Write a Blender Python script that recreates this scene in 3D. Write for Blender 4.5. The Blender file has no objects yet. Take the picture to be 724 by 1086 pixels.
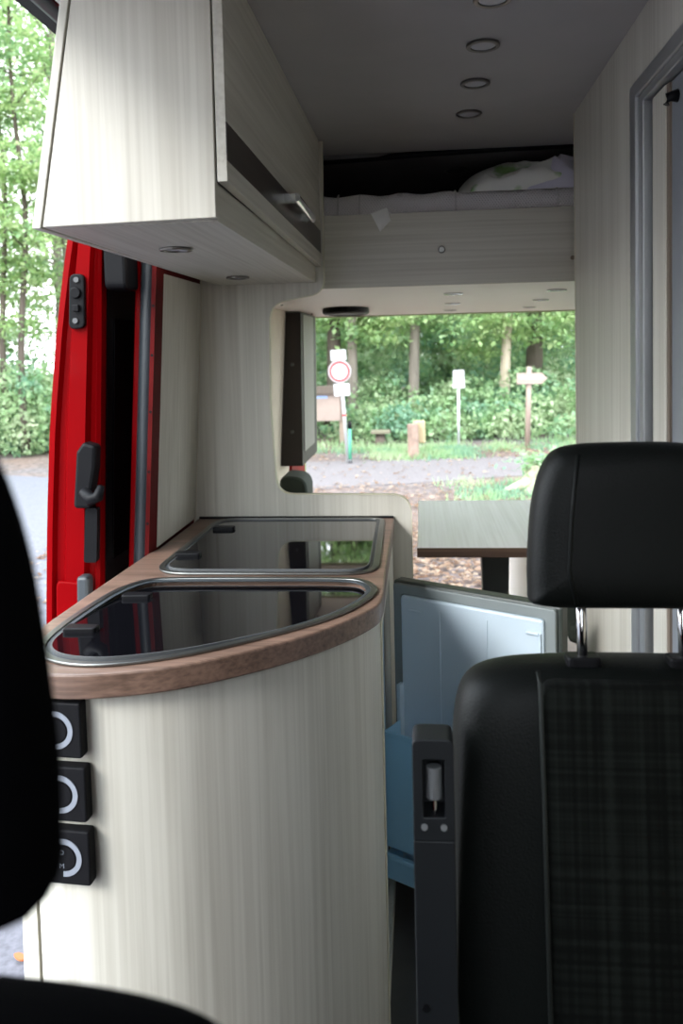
import bpy, bmesh, math, random
import numpy as np
from mathutils import Vector, Matrix, noise
random.seed(7)
SC = bpy.context.scene
COL = SC.collection
FLOOR, GROUND = -0.12, -0.60

# ------------------------------------------------------------------ materials
def newmat(name):
    m = bpy.data.materials.new(name); m.use_nodes = True
    nt = m.node_tree
    return m, nt, nt.nodes['Principled BSDF']
def setp(b, **kw):
    for k, v in kw.items():
        k = k.replace('_', ' ')
        if k in b.inputs:
            if isinstance(v, tuple) and len(v) == 3: v = (*v, 1)
            b.inputs[k].default_value = v
def plain(name, col, rough=.5, metal=0., var=.06, scale=8., bump=0., bscale=200., **kw):
    m, nt, b = newmat(name)
    setp(b, Roughness=rough, Metallic=metal, **kw)
    N = nt.nodes; L = nt.links
    tc = N.new('ShaderNodeTexCoord'); nz = N.new('ShaderNodeTexNoise')
    nz.inputs['Scale'].default_value = scale; nz.inputs['Detail'].default_value = 4
    L.new(tc.outputs['Object'], nz.inputs['Vector'])
    r = N.new('ShaderNodeValToRGB')
    r.color_ramp.elements[0].color = (*[c*(1-var) for c in col], 1); r.color_ramp.elements[0].position = .3
    r.color_ramp.elements[1].color = (*[min(1, c*(1+var)) for c in col], 1); r.color_ramp.elements[1].position = .7
    L.new(nz.outputs['Fac'], r.inputs['Fac']); L.new(r.outputs['Color'], b.inputs['Base Color'])
    if bump:
        n2 = N.new('ShaderNodeTexNoise'); n2.inputs['Scale'].default_value = bscale
        L.new(tc.outputs['Object'], n2.inputs['Vector'])
        bp = N.new('ShaderNodeBump'); bp.inputs['Strength'].default_value = bump; bp.inputs['Distance'].default_value = .002
        L.new(n2.outputs['Fac'], bp.inputs['Height']); L.new(bp.outputs['Normal'], b.inputs['Normal'])
    return m
def wood(name, light, dark, axis, fine=110, streak=.55, rough=.45, wide=9):
    """laminate with long grain along one axis"""
    m, nt, b = newmat(name); N = nt.nodes; L = nt.links
    setp(b, Roughness=rough)
    tc = N.new('ShaderNodeTexCoord')
    def noise_(sc, stretch, detail, dist):
        mp = N.new('ShaderNodeMapping'); s = [sc]*3; s[axis] = sc*stretch
        mp.inputs['Scale'].default_value = s
        L.new(tc.outputs['Object'], mp.inputs['Vector'])
        nz = N.new('ShaderNodeTexNoise'); nz.inputs['Scale'].default_value = 1
        nz.inputs['Detail'].default_value = detail; nz.inputs['Distortion'].default_value = dist
        L.new(mp.outputs['Vector'], nz.inputs['Vector'])
        return nz.outputs['Fac']
    a = noise_(fine, .012, 3, .2); c = noise_(wide, .06, 5, 1.2); d = noise_(wide*3.2, .03, 2, .8)
    mx = N.new('ShaderNodeMath'); mx.operation = 'MULTIPLY_ADD'; mx.inputs[1].default_value = .5
    L.new(a, mx.inputs[0])
    m2 = N.new('ShaderNodeMath'); m2.operation = 'MULTIPLY'; m2.inputs[1].default_value = .5; L.new(c, m2.inputs[0])
    L.new(m2.outputs[0], mx.inputs[2])
    r = N.new('ShaderNodeValToRGB'); e = r.color_ramp.elements
    e[0].position = .36; e[0].color = (*[l*(1-streak)+k*streak for l, k in zip(light, dark)], 1)
    e[1].position = .58; e[1].color = (*light, 1)
    L.new(mx.outputs[0], r.inputs['Fac'])
    r2 = N.new('ShaderNodeValToRGB'); e = r2.color_ramp.elements
    e[0].position = .66; e[0].color = (0, 0, 0, 1); e[1].position = .8; e[1].color = (.7, .7, .7, 1)
    L.new(d, r2.inputs['Fac'])
    mix = N.new('ShaderNodeMixRGB'); mix.inputs['Color2'].default_value = (*dark, 1)
    L.new(r2.outputs['Color'], mix.inputs['Fac']); L.new(r.outputs['Color'], mix.inputs['Color1'])
    L.new(mix.outputs['Color'], b.inputs['Base Color'])
    return m
PL, PD = (.60, .577, .505), (.38, .352, .29)
W_Z = wood('pale_laminate_upright_grain', PL, PD, 2)
W_Y = wood('pale_laminate_lengthwise_grain', PL, PD, 1)
W_X = wood('pale_laminate_crosswise_grain', PL, PD, 0)
WN_X = wood('walnut_laminate', (.21, .13, .095), (.07, .042, .03), 0, fine=150, streak=.8, rough=.38)
WN_D = wood('dark_stained_strip', (.055, .043, .036), (.02, .015, .012), 1, rough=.4)
BROWN = wood('dark_brown_board', (.018, .010, .007), (.006, .004, .003), 2, rough=.55)
EDGE = plain('cream_edge_banding', (.60, .57, .44), .4)
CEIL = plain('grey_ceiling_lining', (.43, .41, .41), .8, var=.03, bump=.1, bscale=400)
WHITE = plain('white_laminate', (.92, .86, .83), .42, var=.01)
TABLEW = wood('glossy_table_laminate', (.90, .89, .93), (.66, .64, .65), 1, rough=.35)
CREAMW = plain('cream_side_lining', (.62, .56, .44), .6)
FLOORM = plain('dark_floor_vinyl', (.05, .05, .048), .6, var=.2)
GLASS = plain('black_tinted_glass', (.003, .003, .004), .03, var=.1, IOR=1.46)
STEEL = plain('brushed_steel_rim', (.20, .205, .195), .36, 1.)
CHROME = plain('chrome', (.65, .65, .65), .12, 1.)
ALU = plain('satin_aluminium', (.40, .41, .42), .42, .8)
BLACKP = plain('black_plastic', (.006, .006, .007), .42, bump=.2, bscale=600, Specular_IOR_Level=.1)
PLATE = plain('matt_black_plate', (.0035, .0035, .0045), .6, bump=.3, bscale=500, Specular_IOR_Level=.15)
GREYP = plain('grey_plastic', (.075, .078, .08), .45)
RUBBER = plain('rubber_seal', (.035, .042, .048), .42)
RED = plain('red_car_paint', (.18, .0003, .0015), .4, var=.04, Coat_Weight=.02, Coat_Roughness=.05, Specular_IOR_Level=.03)
DRED = plain('dull_red_primer', (.09, .005, .005), .6, Specular_IOR_Level=.08, var=.2)
LINER = plain('pale_blue_white_plastic', (.56, .665, .74), .35, var=.01)
BIN = plain('light_blue_door_bin', (.38, .66, .82), .3, var=.02)
GASKET = plain('grey_rubber_gasket', (.22, .25, .25), .5)
DGREEN = plain('dark_green_grey_trim', (.045, .055, .048), .45)
LENS = plain('frosted_lamp_lens', (.55, .55, .60), .25, var=.02)
MATT = plain('white_mattress_cover', (.62, .60, .60), .9)
TAGM = plain('white_fabric_tag', (.92, .92, .90), .8)
GREYDOOR = plain('blue_grey_door_panel', (.20, .215, .235), .4, var=.03)
LEATH = plain('dark_leatherette', (.0035, .0045, .004), .5, Specular_IOR_Level=.16, bump=.3, bscale=350)
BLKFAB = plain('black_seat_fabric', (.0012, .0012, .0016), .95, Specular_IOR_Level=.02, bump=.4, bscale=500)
GREENC = plain('dark_green_cushion', (.02, .028, .02), .8)
CARD = plain('cardboard', (.36, .29, .16), .8)
INK = plain('dark_ink', (.03, .03, .03), .7)
RINGM = plain('light_grey_print', (.22, .24, .28), .5, var=.02)
SIGNW = plain('white_sign_face', (.42, .42, .43), .4, var=.02)
SIGNR = plain('red_sign_ring', (.42, .05, .05), .4)
SIGNG = plain('faded_grey_print', (.30, .30, .30), .5)
SIGNB = plain('faded_blue_print', (.25, .36, .62), .5)
POSTM = plain('galvanised_post', (.55, .56, .58), .4, .3)
GREENS = plain('green_painted_stake', (.06, .26, .16), .5)
OLDW = wood('weathered_wood', (.22, .17, .13), (.10, .08, .06), 2, fine=60, rough=.8)
BENCHW = wood('weathered_bench_wood', (.19, .175, .12), (.10, .085, .055), 0, fine=60, rough=.8)
LOGC = wood('fresh_cut_wood', (.40, .32, .19), (.26, .19, .10), 2, fine=50, rough=.8)
BOARDM = plain('faded_map_board', (.26, .20, .17), .6, var=.15, scale=3)
PAVE = None

def plaid():
    m, nt, b = newmat('dark_plaid_fabric'); N = nt.nodes; L = nt.links
    setp(b, Roughness=.85, Specular_IOR_Level=.12)
    tc = N.new('ShaderNodeTexCoord'); fac = None
    for ax, sc in ((0, 1.), (2, 1.)):
        mp = N.new('ShaderNodeMapping'); s = [6, 6, 6]; s[ax] = 260
        if ax == 0: s[2] = 3
        else: s[0] = 3
        mp.inputs['Scale'].default_value = s; L.new(tc.outputs['Object'], mp.inputs['Vector'])
        nz = N.new('ShaderNodeTexNoise'); nz.inputs['Scale'].default_value = .5; nz.inputs['Detail'].default_value = 5
        L.new(mp.outputs['Vector'], nz.inputs['Vector'])
        if fac is None: fac = nz.outputs['Fac']
        else:
            a = N.new('ShaderNodeMath'); a.operation = 'MULTIPLY'; L.new(fac, a.inputs[0]); L.new(nz.outputs['Fac'], a.inputs[1]); fac = a.outputs[0]
    r = N.new('ShaderNodeValToRGB'); e = r.color_ramp.elements
    e[0].position = .17; e[0].color = (.002, .0025, .002, 1); e[1].position = .36; e[1].color = (.010, .012, .010, 1)
    L.new(fac, r.inputs['Fac']); L.new(r.outputs['Color'], b.inputs['Base Color'])
    return m
PLAID = plaid()

def leafmat(name, c0, c1, c2, vmix=.5):
    m, nt, b = newmat(name); N = nt.nodes; L = nt.links
    g = N.new('ShaderNodeNewGeometry'); r = N.new('ShaderNodeValToRGB'); e = r.color_ramp.elements
    e[0].color = (*c0, 1); e[1].color = (*c2, 1); x = e.new(.5); x.color = (*c1, 1)
    L.new(g.outputs['Random Per Island'], r.inputs['Fac'])
    tc = N.new('ShaderNodeTexCoord'); nz = N.new('ShaderNodeTexNoise'); nz.inputs['Scale'].default_value = 1.1; nz.inputs['Detail'].default_value = 4
    L.new(tc.outputs['Object'], nz.inputs['Vector']); r2 = N.new('ShaderNodeValToRGB'); e = r2.color_ramp.elements
    e[0].position = .38; e[0].color = (.17, .33, .26, 1); e[1].position = .64; e[1].color = (.60, .62, .40, 1); x = e.new(.5); x.color = (.36, .50, .22, 1)
    L.new(nz.outputs['Fac'], r2.inputs['Fac'])
    mc = N.new('ShaderNodeMixRGB'); mc.inputs['Fac'].default_value = vmix; L.new(r.outputs['Color'], mc.inputs['Color1']); L.new(r2.outputs['Color'], mc.inputs['Color2'])
    L.new(mc.outputs['Color'], b.inputs['Base Color']); setp(b, Roughness=.4)
    tr = N.new('ShaderNodeBsdfTranslucent'); L.new(mc.outputs['Color'], tr.inputs['Color'])
    mx = N.new('ShaderNodeMixShader'); mx.inputs[0].default_value = .5
    L.new(b.outputs[0], mx.inputs[1]); L.new(tr.outputs[0], mx.inputs[2])
    L.new(mx.outputs[0], N['Material Output'].inputs['Surface'])
    return m
LEAF = leafmat('woodland_leaves', (.19, .34, .11), (.34, .50, .20), (.54, .64, .32), .35)
LEAF2 = leafmat('undergrowth_leaves', (.13, .28, .14), (.24, .42, .24), (.44, .56, .36))
DRYLEAF = leafmat('fallen_brown_leaves', (.19, .10, .06), (.30, .19, .125), (.46, .35, .26), 0)
ORANGE = plain('dry_orange_leaf', (.55, .17, .06), .6)
BARK = wood('grey_bark', (.22, .19, .16), (.08, .065, .05), 2, fine=22, rough=.9, wide=4)
BARKD = wood('dark_bark', (.12, .095, .075), (.04, .03, .025), 2, fine=22, rough=.9, wide=4)
BARKP = wood('pale_bark', (.45, .38, .29), (.22, .18, .13), 2, fine=22, rough=.9, wide=4)
def ground_mat():
    m, nt, b = newmat('woodland_ground'); N = nt.nodes; L = nt.links
    setp(b, Roughness=.95)
    tc = N.new('ShaderNodeTexCoord')
    n1 = N.new('ShaderNodeTexNoise'); n1.inputs['Scale'].default_value = .7; n1.inputs['Detail'].default_value = 6
    n2 = N.new('ShaderNodeTexNoise'); n2.inputs['Scale'].default_value = 14; n2.inputs['Detail'].default_value = 6
    L.new(tc.outputs['Object'], n1.inputs['Vector']); L.new(tc.outputs['Object'], n2.inputs['Vector'])
    r = N.new('ShaderNodeValToRGB'); e = r.color_ramp.elements
    e[0].position = .38; e[0].color = (.135, .12, .12, 1); e[1].position = .66; e[1].color = (.16, .11, .085, 1)
    r2 = N.new('ShaderNodeValToRGB'); e = r2.color_ramp.elements
    e[0].position = .35; e[0].color = (.55, .52, .5, 1); e[1].position = .65; e[1].color = (1.25, 1.2, 1.2, 1)
    L.new(n1.outputs['Fac'], r.inputs['Fac']); L.new(n2.outputs['Fac'], r2.inputs['Fac'])
    mx = N.new('ShaderNodeMixRGB'); mx.blend_type = 'MULTIPLY'; mx.inputs['Fac'].default_value = 1
    L.new(r.outputs['Color'], mx.inputs['Color1']); L.new(r2.outputs['Color'], mx.inputs['Color2'])
    L.new(mx.outputs['Color'], b.inputs['Base Color'])
    return m
SOIL = ground_mat()
GRAVEL = plain('grey_gravel', (.142, .124, .126), .95, var=.25, scale=25)
ASPHALT = plain('light_grey_asphalt', (.125, .125, .145), .9, var=.22, scale=45)

# ------------------------------------------------------------------ mesh helpers
def wloc(p):
    v = Vector((0, 0, 0))
    while p is not None: v += p.location; p = p.parent
    return v
def obj(name, bm, mat, parent=None, smooth=False, bevel=0, sub=0, label=None, auto=None):
    bmesh.ops.recalc_face_normals(bm, faces=bm.faces)
    if parent is not None: bmesh.ops.translate(bm, vec=-wloc(parent), verts=bm.verts)
    me = bpy.data.meshes.new(name); bm.to_mesh(me); bm.free()
    o = bpy.data.objects.new(name, me); COL.objects.link(o)
    for m in (mat if isinstance(mat, (list, tuple)) else [mat]): me.materials.append(m)
    if smooth: me.polygons.foreach_set('use_smooth', [True]*len(me.polygons))
    if parent is not None: o.parent = parent
    if bevel:
        b = o.modifiers.new('b', 'BEVEL'); b.width = bevel; b.segments = 2; b.limit_method = 'ANGLE'; b.angle_limit = .7
    if sub:
        s = o.modifiers.new('s', 'SUBSURF'); s.levels = sub; s.render_levels = sub
    if auto:
        me.polygons.foreach_set('use_smooth', [True]*len(me.polygons))
        for e in me.edges: pass
        bm2 = bmesh.new(); bm2.from_mesh(me)
        for e in bm2.edges:
            if len(e.link_faces) == 2 and e.calc_face_angle(0) > auto: e.smooth = False
        bm2.to_mesh(me); bm2.free()
    if label: o['label'] = label
    return o
def thing(name, label, cat, loc=(0, 0, 0), group=None, kind=None):
    o = bpy.data.objects.new(name, None); COL.objects.link(o); o.location = loc; o.empty_display_size = .05
    return tag(o, label, cat, group, kind)
def tag(o, label=None, cat=None, group=None, kind=None):
    if label: o['label'] = label
    if cat: o['category'] = cat
    if group: o['group'] = group
    if kind: o['kind'] = kind
    return o
def B(): return bmesh.new()
def box(bm, x0, x1, y0, y1, z0, z1, M=None):
    vs = [bm.verts.new(Vector(c) if M is None else M @ Vector(c)) for c in
          [(x, y, z) for z in (z0, z1) for x, y in ((x0, y0), (x1, y0), (x1, y1), (x0, y1))]]
    for f in ((0, 3, 2, 1), (4, 5, 6, 7), (0, 1, 5, 4), (1, 2, 6, 5), (2, 3, 7, 6), (3, 0, 4, 7)):
        bm.faces.new([vs[i] for i in f])
    return bm
def hexa(bm, b, t):
    """b,t : four bottom and four top corners"""
    vs = [bm.verts.new(c) for c in list(b)+list(t)]
    for f in ((0, 3, 2, 1), (4, 5, 6, 7), (0, 1, 5, 4), (1, 2, 6, 5), (2, 3, 7, 6), (3, 0, 4, 7)):
        bm.faces.new([vs[i] for i in f])
    return bm
def prism(bm, pts, a0, a1, axis=2, M=None):
    """2D outline extruded along an axis. axis 2: pts=(x,y); axis 1: pts=(x,z); axis 0: pts=(y,z)"""
    def mk(p, a):
        v = Vector((p[0], p[1], a) if axis == 2 else (p[0], a, p[1]) if axis == 1 else (a, p[0], p[1]))
        return bm.verts.new(M @ v if M is not None else v)
    lo = [mk(p, a0) for p in pts]; hi = [mk(p, a1) for p in pts]; n = len(pts)
    bm.faces.new(lo[::-1]); bm.faces.new(hi)
    for i in range(n): bm.faces.new((lo[i], lo[(i+1) % n], hi[(i+1) % n], hi[i]))
    return bm
def ringprism(bm, outer, inner, a0, a1, axis=2, M=None):
    def mk(p, a):
        v = Vector((p[0], p[1], a) if axis == 2 else (p[0], a, p[1]) if axis == 1 else (a, p[0], p[1]))
        return bm.verts.new(M @ v if M is not None else v)
    L = [[mk(p, a) for p in q] for q, a in ((outer, a0), (outer, a1), (inner, a1), (inner, a0))]
    n = len(outer)
    for k in range(4):
        A, C = L[k], L[(k+1) % 4]
        for i in range(n): bm.faces.new((A[i], A[(i+1) % n], C[(i+1) % n], C[i]))
    return bm
def rpoly(pts, r, n=6):
    out = []; N = len(pts)
    for i, p in enumerate(pts):
        rr = r[i] if isinstance(r, (list, tuple)) else r
        p = Vector(p[:2]); a = Vector(pts[i-1][:2])-p; c = Vector(pts[(i+1) % N][:2])-p
        if rr <= 0: out.append(tuple(p)); continue
        ang = a.angle(c); t = min(rr/math.tan(ang/2), a.length*.49, c.length*.49)
        s, e = p+a.normalized()*t, p+c.normalized()*t
        for k in range(n+1):
            u = k/n; out.append(tuple((1-u)**2*s+2*u*(1-u)*p+u*u*e))
    return out
def catmull(pts, n=6, closed=True):
    out = []; N = len(pts); P = [Vector(p) for p in pts]
    for i in range(N if closed else N-1):
        p0, p1, p2, p3 = (P[(i-1) % N] if closed or i else P[0]), P[i], P[(i+1) % N], (P[(i+2) % N] if closed or i+2 < N else P[-1])
        for k in range(n):
            t = k/n
            out.append(tuple(.5*((2*p1)+(p2-p0)*t+(2*p0-5*p1+4*p2-p3)*t*t+(3*p1-p0-3*p2+p3)*t**3)))
    if not closed: out.append(tuple(P[-1]))
    return out
def inset(pts, d):
    """inset a 2D outline by d towards its inside"""
    n = len(pts); A = sum(pts[i][0]*pts[(i+1) % n][1]-pts[(i+1) % n][0]*pts[i][1] for i in range(n))
    s = 1 if A > 0 else -1; out = []
    for i in range(n):
        t = Vector(pts[(i+1) % n])-Vector(pts[i-1])
        if t.length < 1e-9: out.append(pts[i]); continue
        t.normalize(); out.append((pts[i][0]-t.y*d*s, pts[i][1]+t.x*d*s))
    return out
def tube(bm, pts, r, n=8, M=None, caps=True):
    P = [Vector(p) if M is None else M @ Vector(p) for p in pts]; rings = []
    up = Vector((0, 0, 1))
    for i, p in enumerate(P):
        t = (P[min(i+1, len(P)-1)]-P[max(i-1, 0)]).normalized()
        u = up if abs(t.dot(up)) < .95 else Vector((1, 0, 0))
        a = t.cross(u).normalized(); b = t.cross(a).normalized()
        rr = r[i] if isinstance(r, (list, tuple)) else r
        rings.append([bm.verts.new(p+(a*math.cos(k*math.tau/n)+b*math.sin(k*math.tau/n))*rr) for k in range(n)])
    for i in range(len(rings)-1):
        for k in range(n): bm.faces.new((rings[i][k], rings[i][(k+1) % n], rings[i+1][(k+1) % n], rings[i+1][k]))
    if caps: bm.faces.new(rings[0][::-1]); bm.faces.new(rings[-1])
    return bm
def circ(cx, cy, rx, n=24, ry=None): return [(cx+rx*math.cos(k*math.tau/n), cy+(ry or rx)*math.sin(k*math.tau/n)) for k in range(n)]
def shrink(pts, d):
    xs = [p[0] for p in pts]; zs = [p[1] for p in pts]; cx, cz = (min(xs)+max(xs))/2, (min(zs)+max(zs))/2
    hw, hh = (max(xs)-min(xs))/2, (max(zs)-min(zs))/2
    return [(cx+(p[0]-cx)*(hw-d)/hw, cz+(p[1]-cz)*(hh-d)/hh) for p in pts]
def pillow(bm, outline, profile, M, bulge=.0):
    """soft body: outline (x,z), profile list of (inset, y) from back to front"""
    loops = []
    for d, y in profile: loops.append([bm.verts.new(M @ Vector((p[0], y, p[1]))) for p in shrink(outline, d)])
    n = len(outline)
    for a, b in zip(loops, loops[1:]):
        for i in range(n): bm.faces.new((a[i], a[(i+1) % n], b[(i+1) % n], b[i]))
    for lp, y, s in ((loops[0], profile[0][1], 1), (loops[-1], profile[-1][1], -1)):
        c = (Vector([min(v.co[i] for v in lp) for i in range(3)])+Vector([max(v.co[i] for v in lp) for i in range(3)]))/2
        mid = [bm.verts.new(v.co*.5+c*.5+(M.to_3x3() @ Vector((0, s*bulge*.85, 0)))) for v in lp]
        cv = bm.verts.new(c+(M.to_3x3() @ Vector((0, s*bulge, 0))))
        for i in range(n):
            bm.faces.new((lp[i], lp[(i+1) % n], mid[(i+1) % n], mid[i])); bm.faces.new((mid[i], mid[(i+1) % n], cv))
    return bm
def struct(name, bm, mat, parent=None, **kw):
    o = obj(name, bm, mat, parent, **kw)
    if parent is None: o['kind'] = 'structure'
    return o

# ------------------------------------------------------------------ camera (real lens with a little rise)
F = 880.; CX, CY, H = 362., 422., 1.435
ey = Vector((84/F, (368-CY)/F, 1.)); dn = Vector((.024, 1, 0)); dn.z = -(ey.x*dn.x+ey.y*dn.y)/ey.z
ey.normalize(); dn.normalize(); zu = -dn; xr = ey.cross(zu)
cam = bpy.data.objects.new('camera', bpy.data.cameras.new('camera')); COL.objects.link(cam); SC.camera = cam
right, down, fwd = (Vector((xr[i], ey[i], zu[i])) for i in range(3))
R = Matrix((right, -down, -fwd)).transposed()
cam.matrix_world = Matrix.Translation((0, 0, H)) @ R.to_4x4()
cd = cam.data; cd.sensor_fit = 'VERTICAL'; cd.sensor_height = 22.3; cd.sensor_width = 14.87; cd.lens = F/1086*22.3
cd.shift_x = 0; cd.shift_y = -(543-CY)/1086
cd.clip_start = .02; cd.clip_end = 400
cd.dof.use_dof = True; cd.dof.focus_distance = 1.75; cd.dof.aperture_fstop = 3.2

# ------------------------------------------------------------------ van shell
def wx(z): return -.735+.06*(z-.9)          # inner face of the left side, leaning in with height
RY = 5.08                                   # rear end
bm = B(); box(bm, -.74, 1.12, -.9, RY-.02, FLOOR-.05, FLOOR); struct('floor', bm, FLOORM)
# ceiling: front panel, rubber strip, rear panel
bm = B(); box(bm, -.66, 1.02, -.25, 2.84, 2.09, 2.11)
o = struct('ceiling', bm, CEIL)
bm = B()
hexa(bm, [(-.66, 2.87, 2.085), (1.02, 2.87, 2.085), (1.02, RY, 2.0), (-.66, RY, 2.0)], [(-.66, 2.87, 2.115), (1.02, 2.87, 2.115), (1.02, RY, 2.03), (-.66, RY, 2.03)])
struct('rear_ceiling_panel', bm, plain('shade_darkened_rear_lining', (.19, .185, .185), .8), o)  # lining coloured darker to stand in for the dim light back here
bm = B(); tube(bm, [(-.66, 2.93, 2.075), (-.3, 2.895, 2.082), (0, 2.87, 2.087), (.3, 2.855, 2.09), (1.0, 2.85, 2.09)], .011); struct('ceiling_seal', bm, BLACKP, o, smooth=True)
bm = B(); prism(bm, [(-.72, 2.13), (1.10, 2.13), (1.06, 2.17), (.2, 2.20), (-.66, 2.17)], -.3, RY+.05, axis=1); struct('roof', bm, RED)
# left wall behind the sliding door opening: body skin and inner lining
bm = B()
prism(bm, [(-.74-.07, FLOOR), (-.80, .9), (-.765, 1.65), (-.73, 2.13), (-.665, 2.13), (wx(1.65)-.012, 1.65), (wx(.9)-.012, .9), (wx(FLOOR)-.012, FLOOR)], 2.21, RY, axis=1)
wl = struct('wall_left', bm, DRED)
bm = B()
prism(bm, [(wx(z)-.01, z) for z in (FLOOR, 1.0, 2.12)]+[(wx(z), z) for z in (2.12, 1.0, FLOOR)], 2.62, RY-.02, axis=1)
struct('lining', bm, CREAMW, wl)
bm = B()
prism(bm, [(wx(z)-.012, z) for z in (.9, 1.65)]+[(wx(z), z) for z in (1.65, .9)], 2.205, 2.598, axis=1)
struct('side_panel', bm, W_Z, wl)
bm = B(); hexa(bm, [(wx(.3), 4.55, .3), (wx(.3)+.015, 4.55, .3), (wx(.3)+.015, RY, .3), (wx(.3), RY, .3)], [(wx(.95), 4.55, .95), (wx(.95)+.015, 4.55, .95), (wx(.95)+.015, RY, .95), (wx(.95), RY, .95)])
struct('red_inner_sill', bm, RED, wl)
# left side in front of the door opening (cab side) and header over the opening
bm = B(); box(bm, -.80, -.74, -.9, .50, FLOOR, 2.12); struct('wall_front_left', bm, RED)
bm = B(); box(bm, -.74, -.705, .3, 2.205, 2.098, 2.129); t = struct('trim_1', bm, BLACKP)
bm = B(); tube(bm, [(-.70, .3, 2.105), (-.70, 2.2, 2.105)], .014); struct('rubber_seal', bm, RUBBER, t, smooth=True)
# right wall, with an opening for an added window
bm = B(); box(bm, 1.12, 1.17, -.9, 2.9, FLOOR, 2.13); box(bm, 1.12, 1.17, 2.9, 4.75, FLOOR, .72); box(bm, 1.12, 1.17, 2.9, 4.75, 1.60, 2.13); box(bm, 1.12, 1.17, 4.75, RY, FLOOR, 2.13)
struct('wall_right', bm, CREAMW)
def thin_glass():
    m, nt, b = newmat('added_window_glass'); N = nt.nodes; L = nt.links
    tr = N.new('ShaderNodeBsdfTransparent'); tr.inputs['Color'].default_value = (.93, .95, .94, 1)
    gl = N.new('ShaderNodeBsdfGlossy'); gl.inputs['Roughness'].default_value = .02; mx = N.new('ShaderNodeMixShader')
    fr = N.new('ShaderNodeFresnel'); L.new(fr.outputs[0], mx.inputs[0]); L.new(tr.outputs[0], mx.inputs[1]); L.new(gl.outputs[0], mx.inputs[2])
    L.new(mx.outputs[0], N['Material Output'].inputs['Surface']); return m
bm = B(); ringprism(bm, rpoly([(2.88, .70), (4.77, .70), (4.77, 1.62), (2.88, 1.62)], .06), rpoly([(2.93, .75), (4.72, .75), (4.72, 1.57), (2.93, 1.57)], .05), 1.10, 1.18, axis=0)
wn = struct('added_window_1', bm, GREYP)  # unseen window, added to brighten the table and bed underside
bm = B(); prism(bm, rpoly([(2.92, .74), (4.73, .74), (4.73, 1.58), (2.92, 1.58)], .05), 1.140, 1.145, axis=0); struct('added_window_pane', bm, thin_glass(), wn)
# rear frame around the open rear doorway
bm = B()
outer = [(-.80, FLOOR-.1), (1.17, FLOOR-.1), (1.17, 2.13), (-.76, 2.13), (-.80, .9), (-.80, .8)]; inner = [(-.73, FLOOR), (1.04, FLOOR), (1.02, 1.628), (-.645, 1.628), (-.655, .87), (-.73, .80)]
ringprism(bm, outer, inner, RY, RY+.05, axis=1); w = struct('wall_rear', bm, plain('rear_frame_greenish_paint', (.30, .33, .14), .4))
# dashboard and bonnet below the windscreen
bm = B(); prism(bm, [(-.55, FLOOR), (-.55, .80), (-.62, .86), (-.95, .88), (-1.35, .62), (-1.5, .0), (-1.5, FLOOR)], -.80, 1.17, axis=0)
wf = struct('wall_front', bm, BLACKP)
ADDED_BLIND = plain('dark_added_blind', (.035, .035, .038), .9)  # unseen blinds, added to keep the seats dark; their gap lights the aisle
for a, b in ((-.74, -.20), (.27, 1.12)):
    bm = B(); hexa(bm, [(a, -.86, .87), (b, -.86, .87), (b, -.83, .87), (a, -.83, .87)], [(a, -.28, 2.10), (b, -.28, 2.10), (b, -.25, 2.10), (a, -.25, 2.10)])
    struct('added_light_blind', bm, ADDED_BLIND, wf)

# sliding door opening rear pillar with seal
def curveline(xo, y, zs): return [(xo+.065*(z-.9), y, z) for z in zs]
ZS = [FLOOR, .2, .5, .8, 1.1, 1.4, 1.7, 2.08]
t = thing('door_pillar', 'dull red inner door pillar with black rubber seal beside the pale side panel', 'pillar', (-.76, 2.19, FLOOR), kind='structure')
def strip(bm, xa, xb, ya, yb):
    q = [(xa+.065*(z-.9), xb+.065*(z-.9), z) for z in ZS]
    vs = [[bm.verts.new(c) for c in ((a, ya, z), (b, ya, z), (b, yb, z), (a, yb, z))] for a, b, z in q]
    for u, v in zip(vs, vs[1:]):
        for k in range(4): bm.faces.new((u[k], u[(k+1) % 4], v[(k+1) % 4], v[k]))
    bm.faces.new(vs[0][::-1]); bm.faces.new(vs[-1])
    return bm
obj('inner_post', strip(B(), -.748, -.7365, 2.14, 2.206), DRED, t)
obj('inner_post', strip(B(), -.752, -.748, 2.165, 2.206), DRED, t)
obj('outer_flange', strip(B(), -.803, -.783, 2.17, 2.206), RED, t, bevel=.004)
bm = B(); tube(bm, curveline(-.768, 2.172, ZS), .020, 10); tube(bm, curveline(-.756, 2.188, ZS), .010, 8); obj('rubber_seal', bm, RUBBER, t, smooth=True)
bm = B()
for z in (.98, 1.12, 1.28, 1.43, 1.56): tube(bm, [(-.742+.065*(z-.9), 2.139, z), (-.742+.065*(z-.9), 2.142, z)], .004, 8)
obj('bolt_hole', bm, BLACKP, t)

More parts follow.
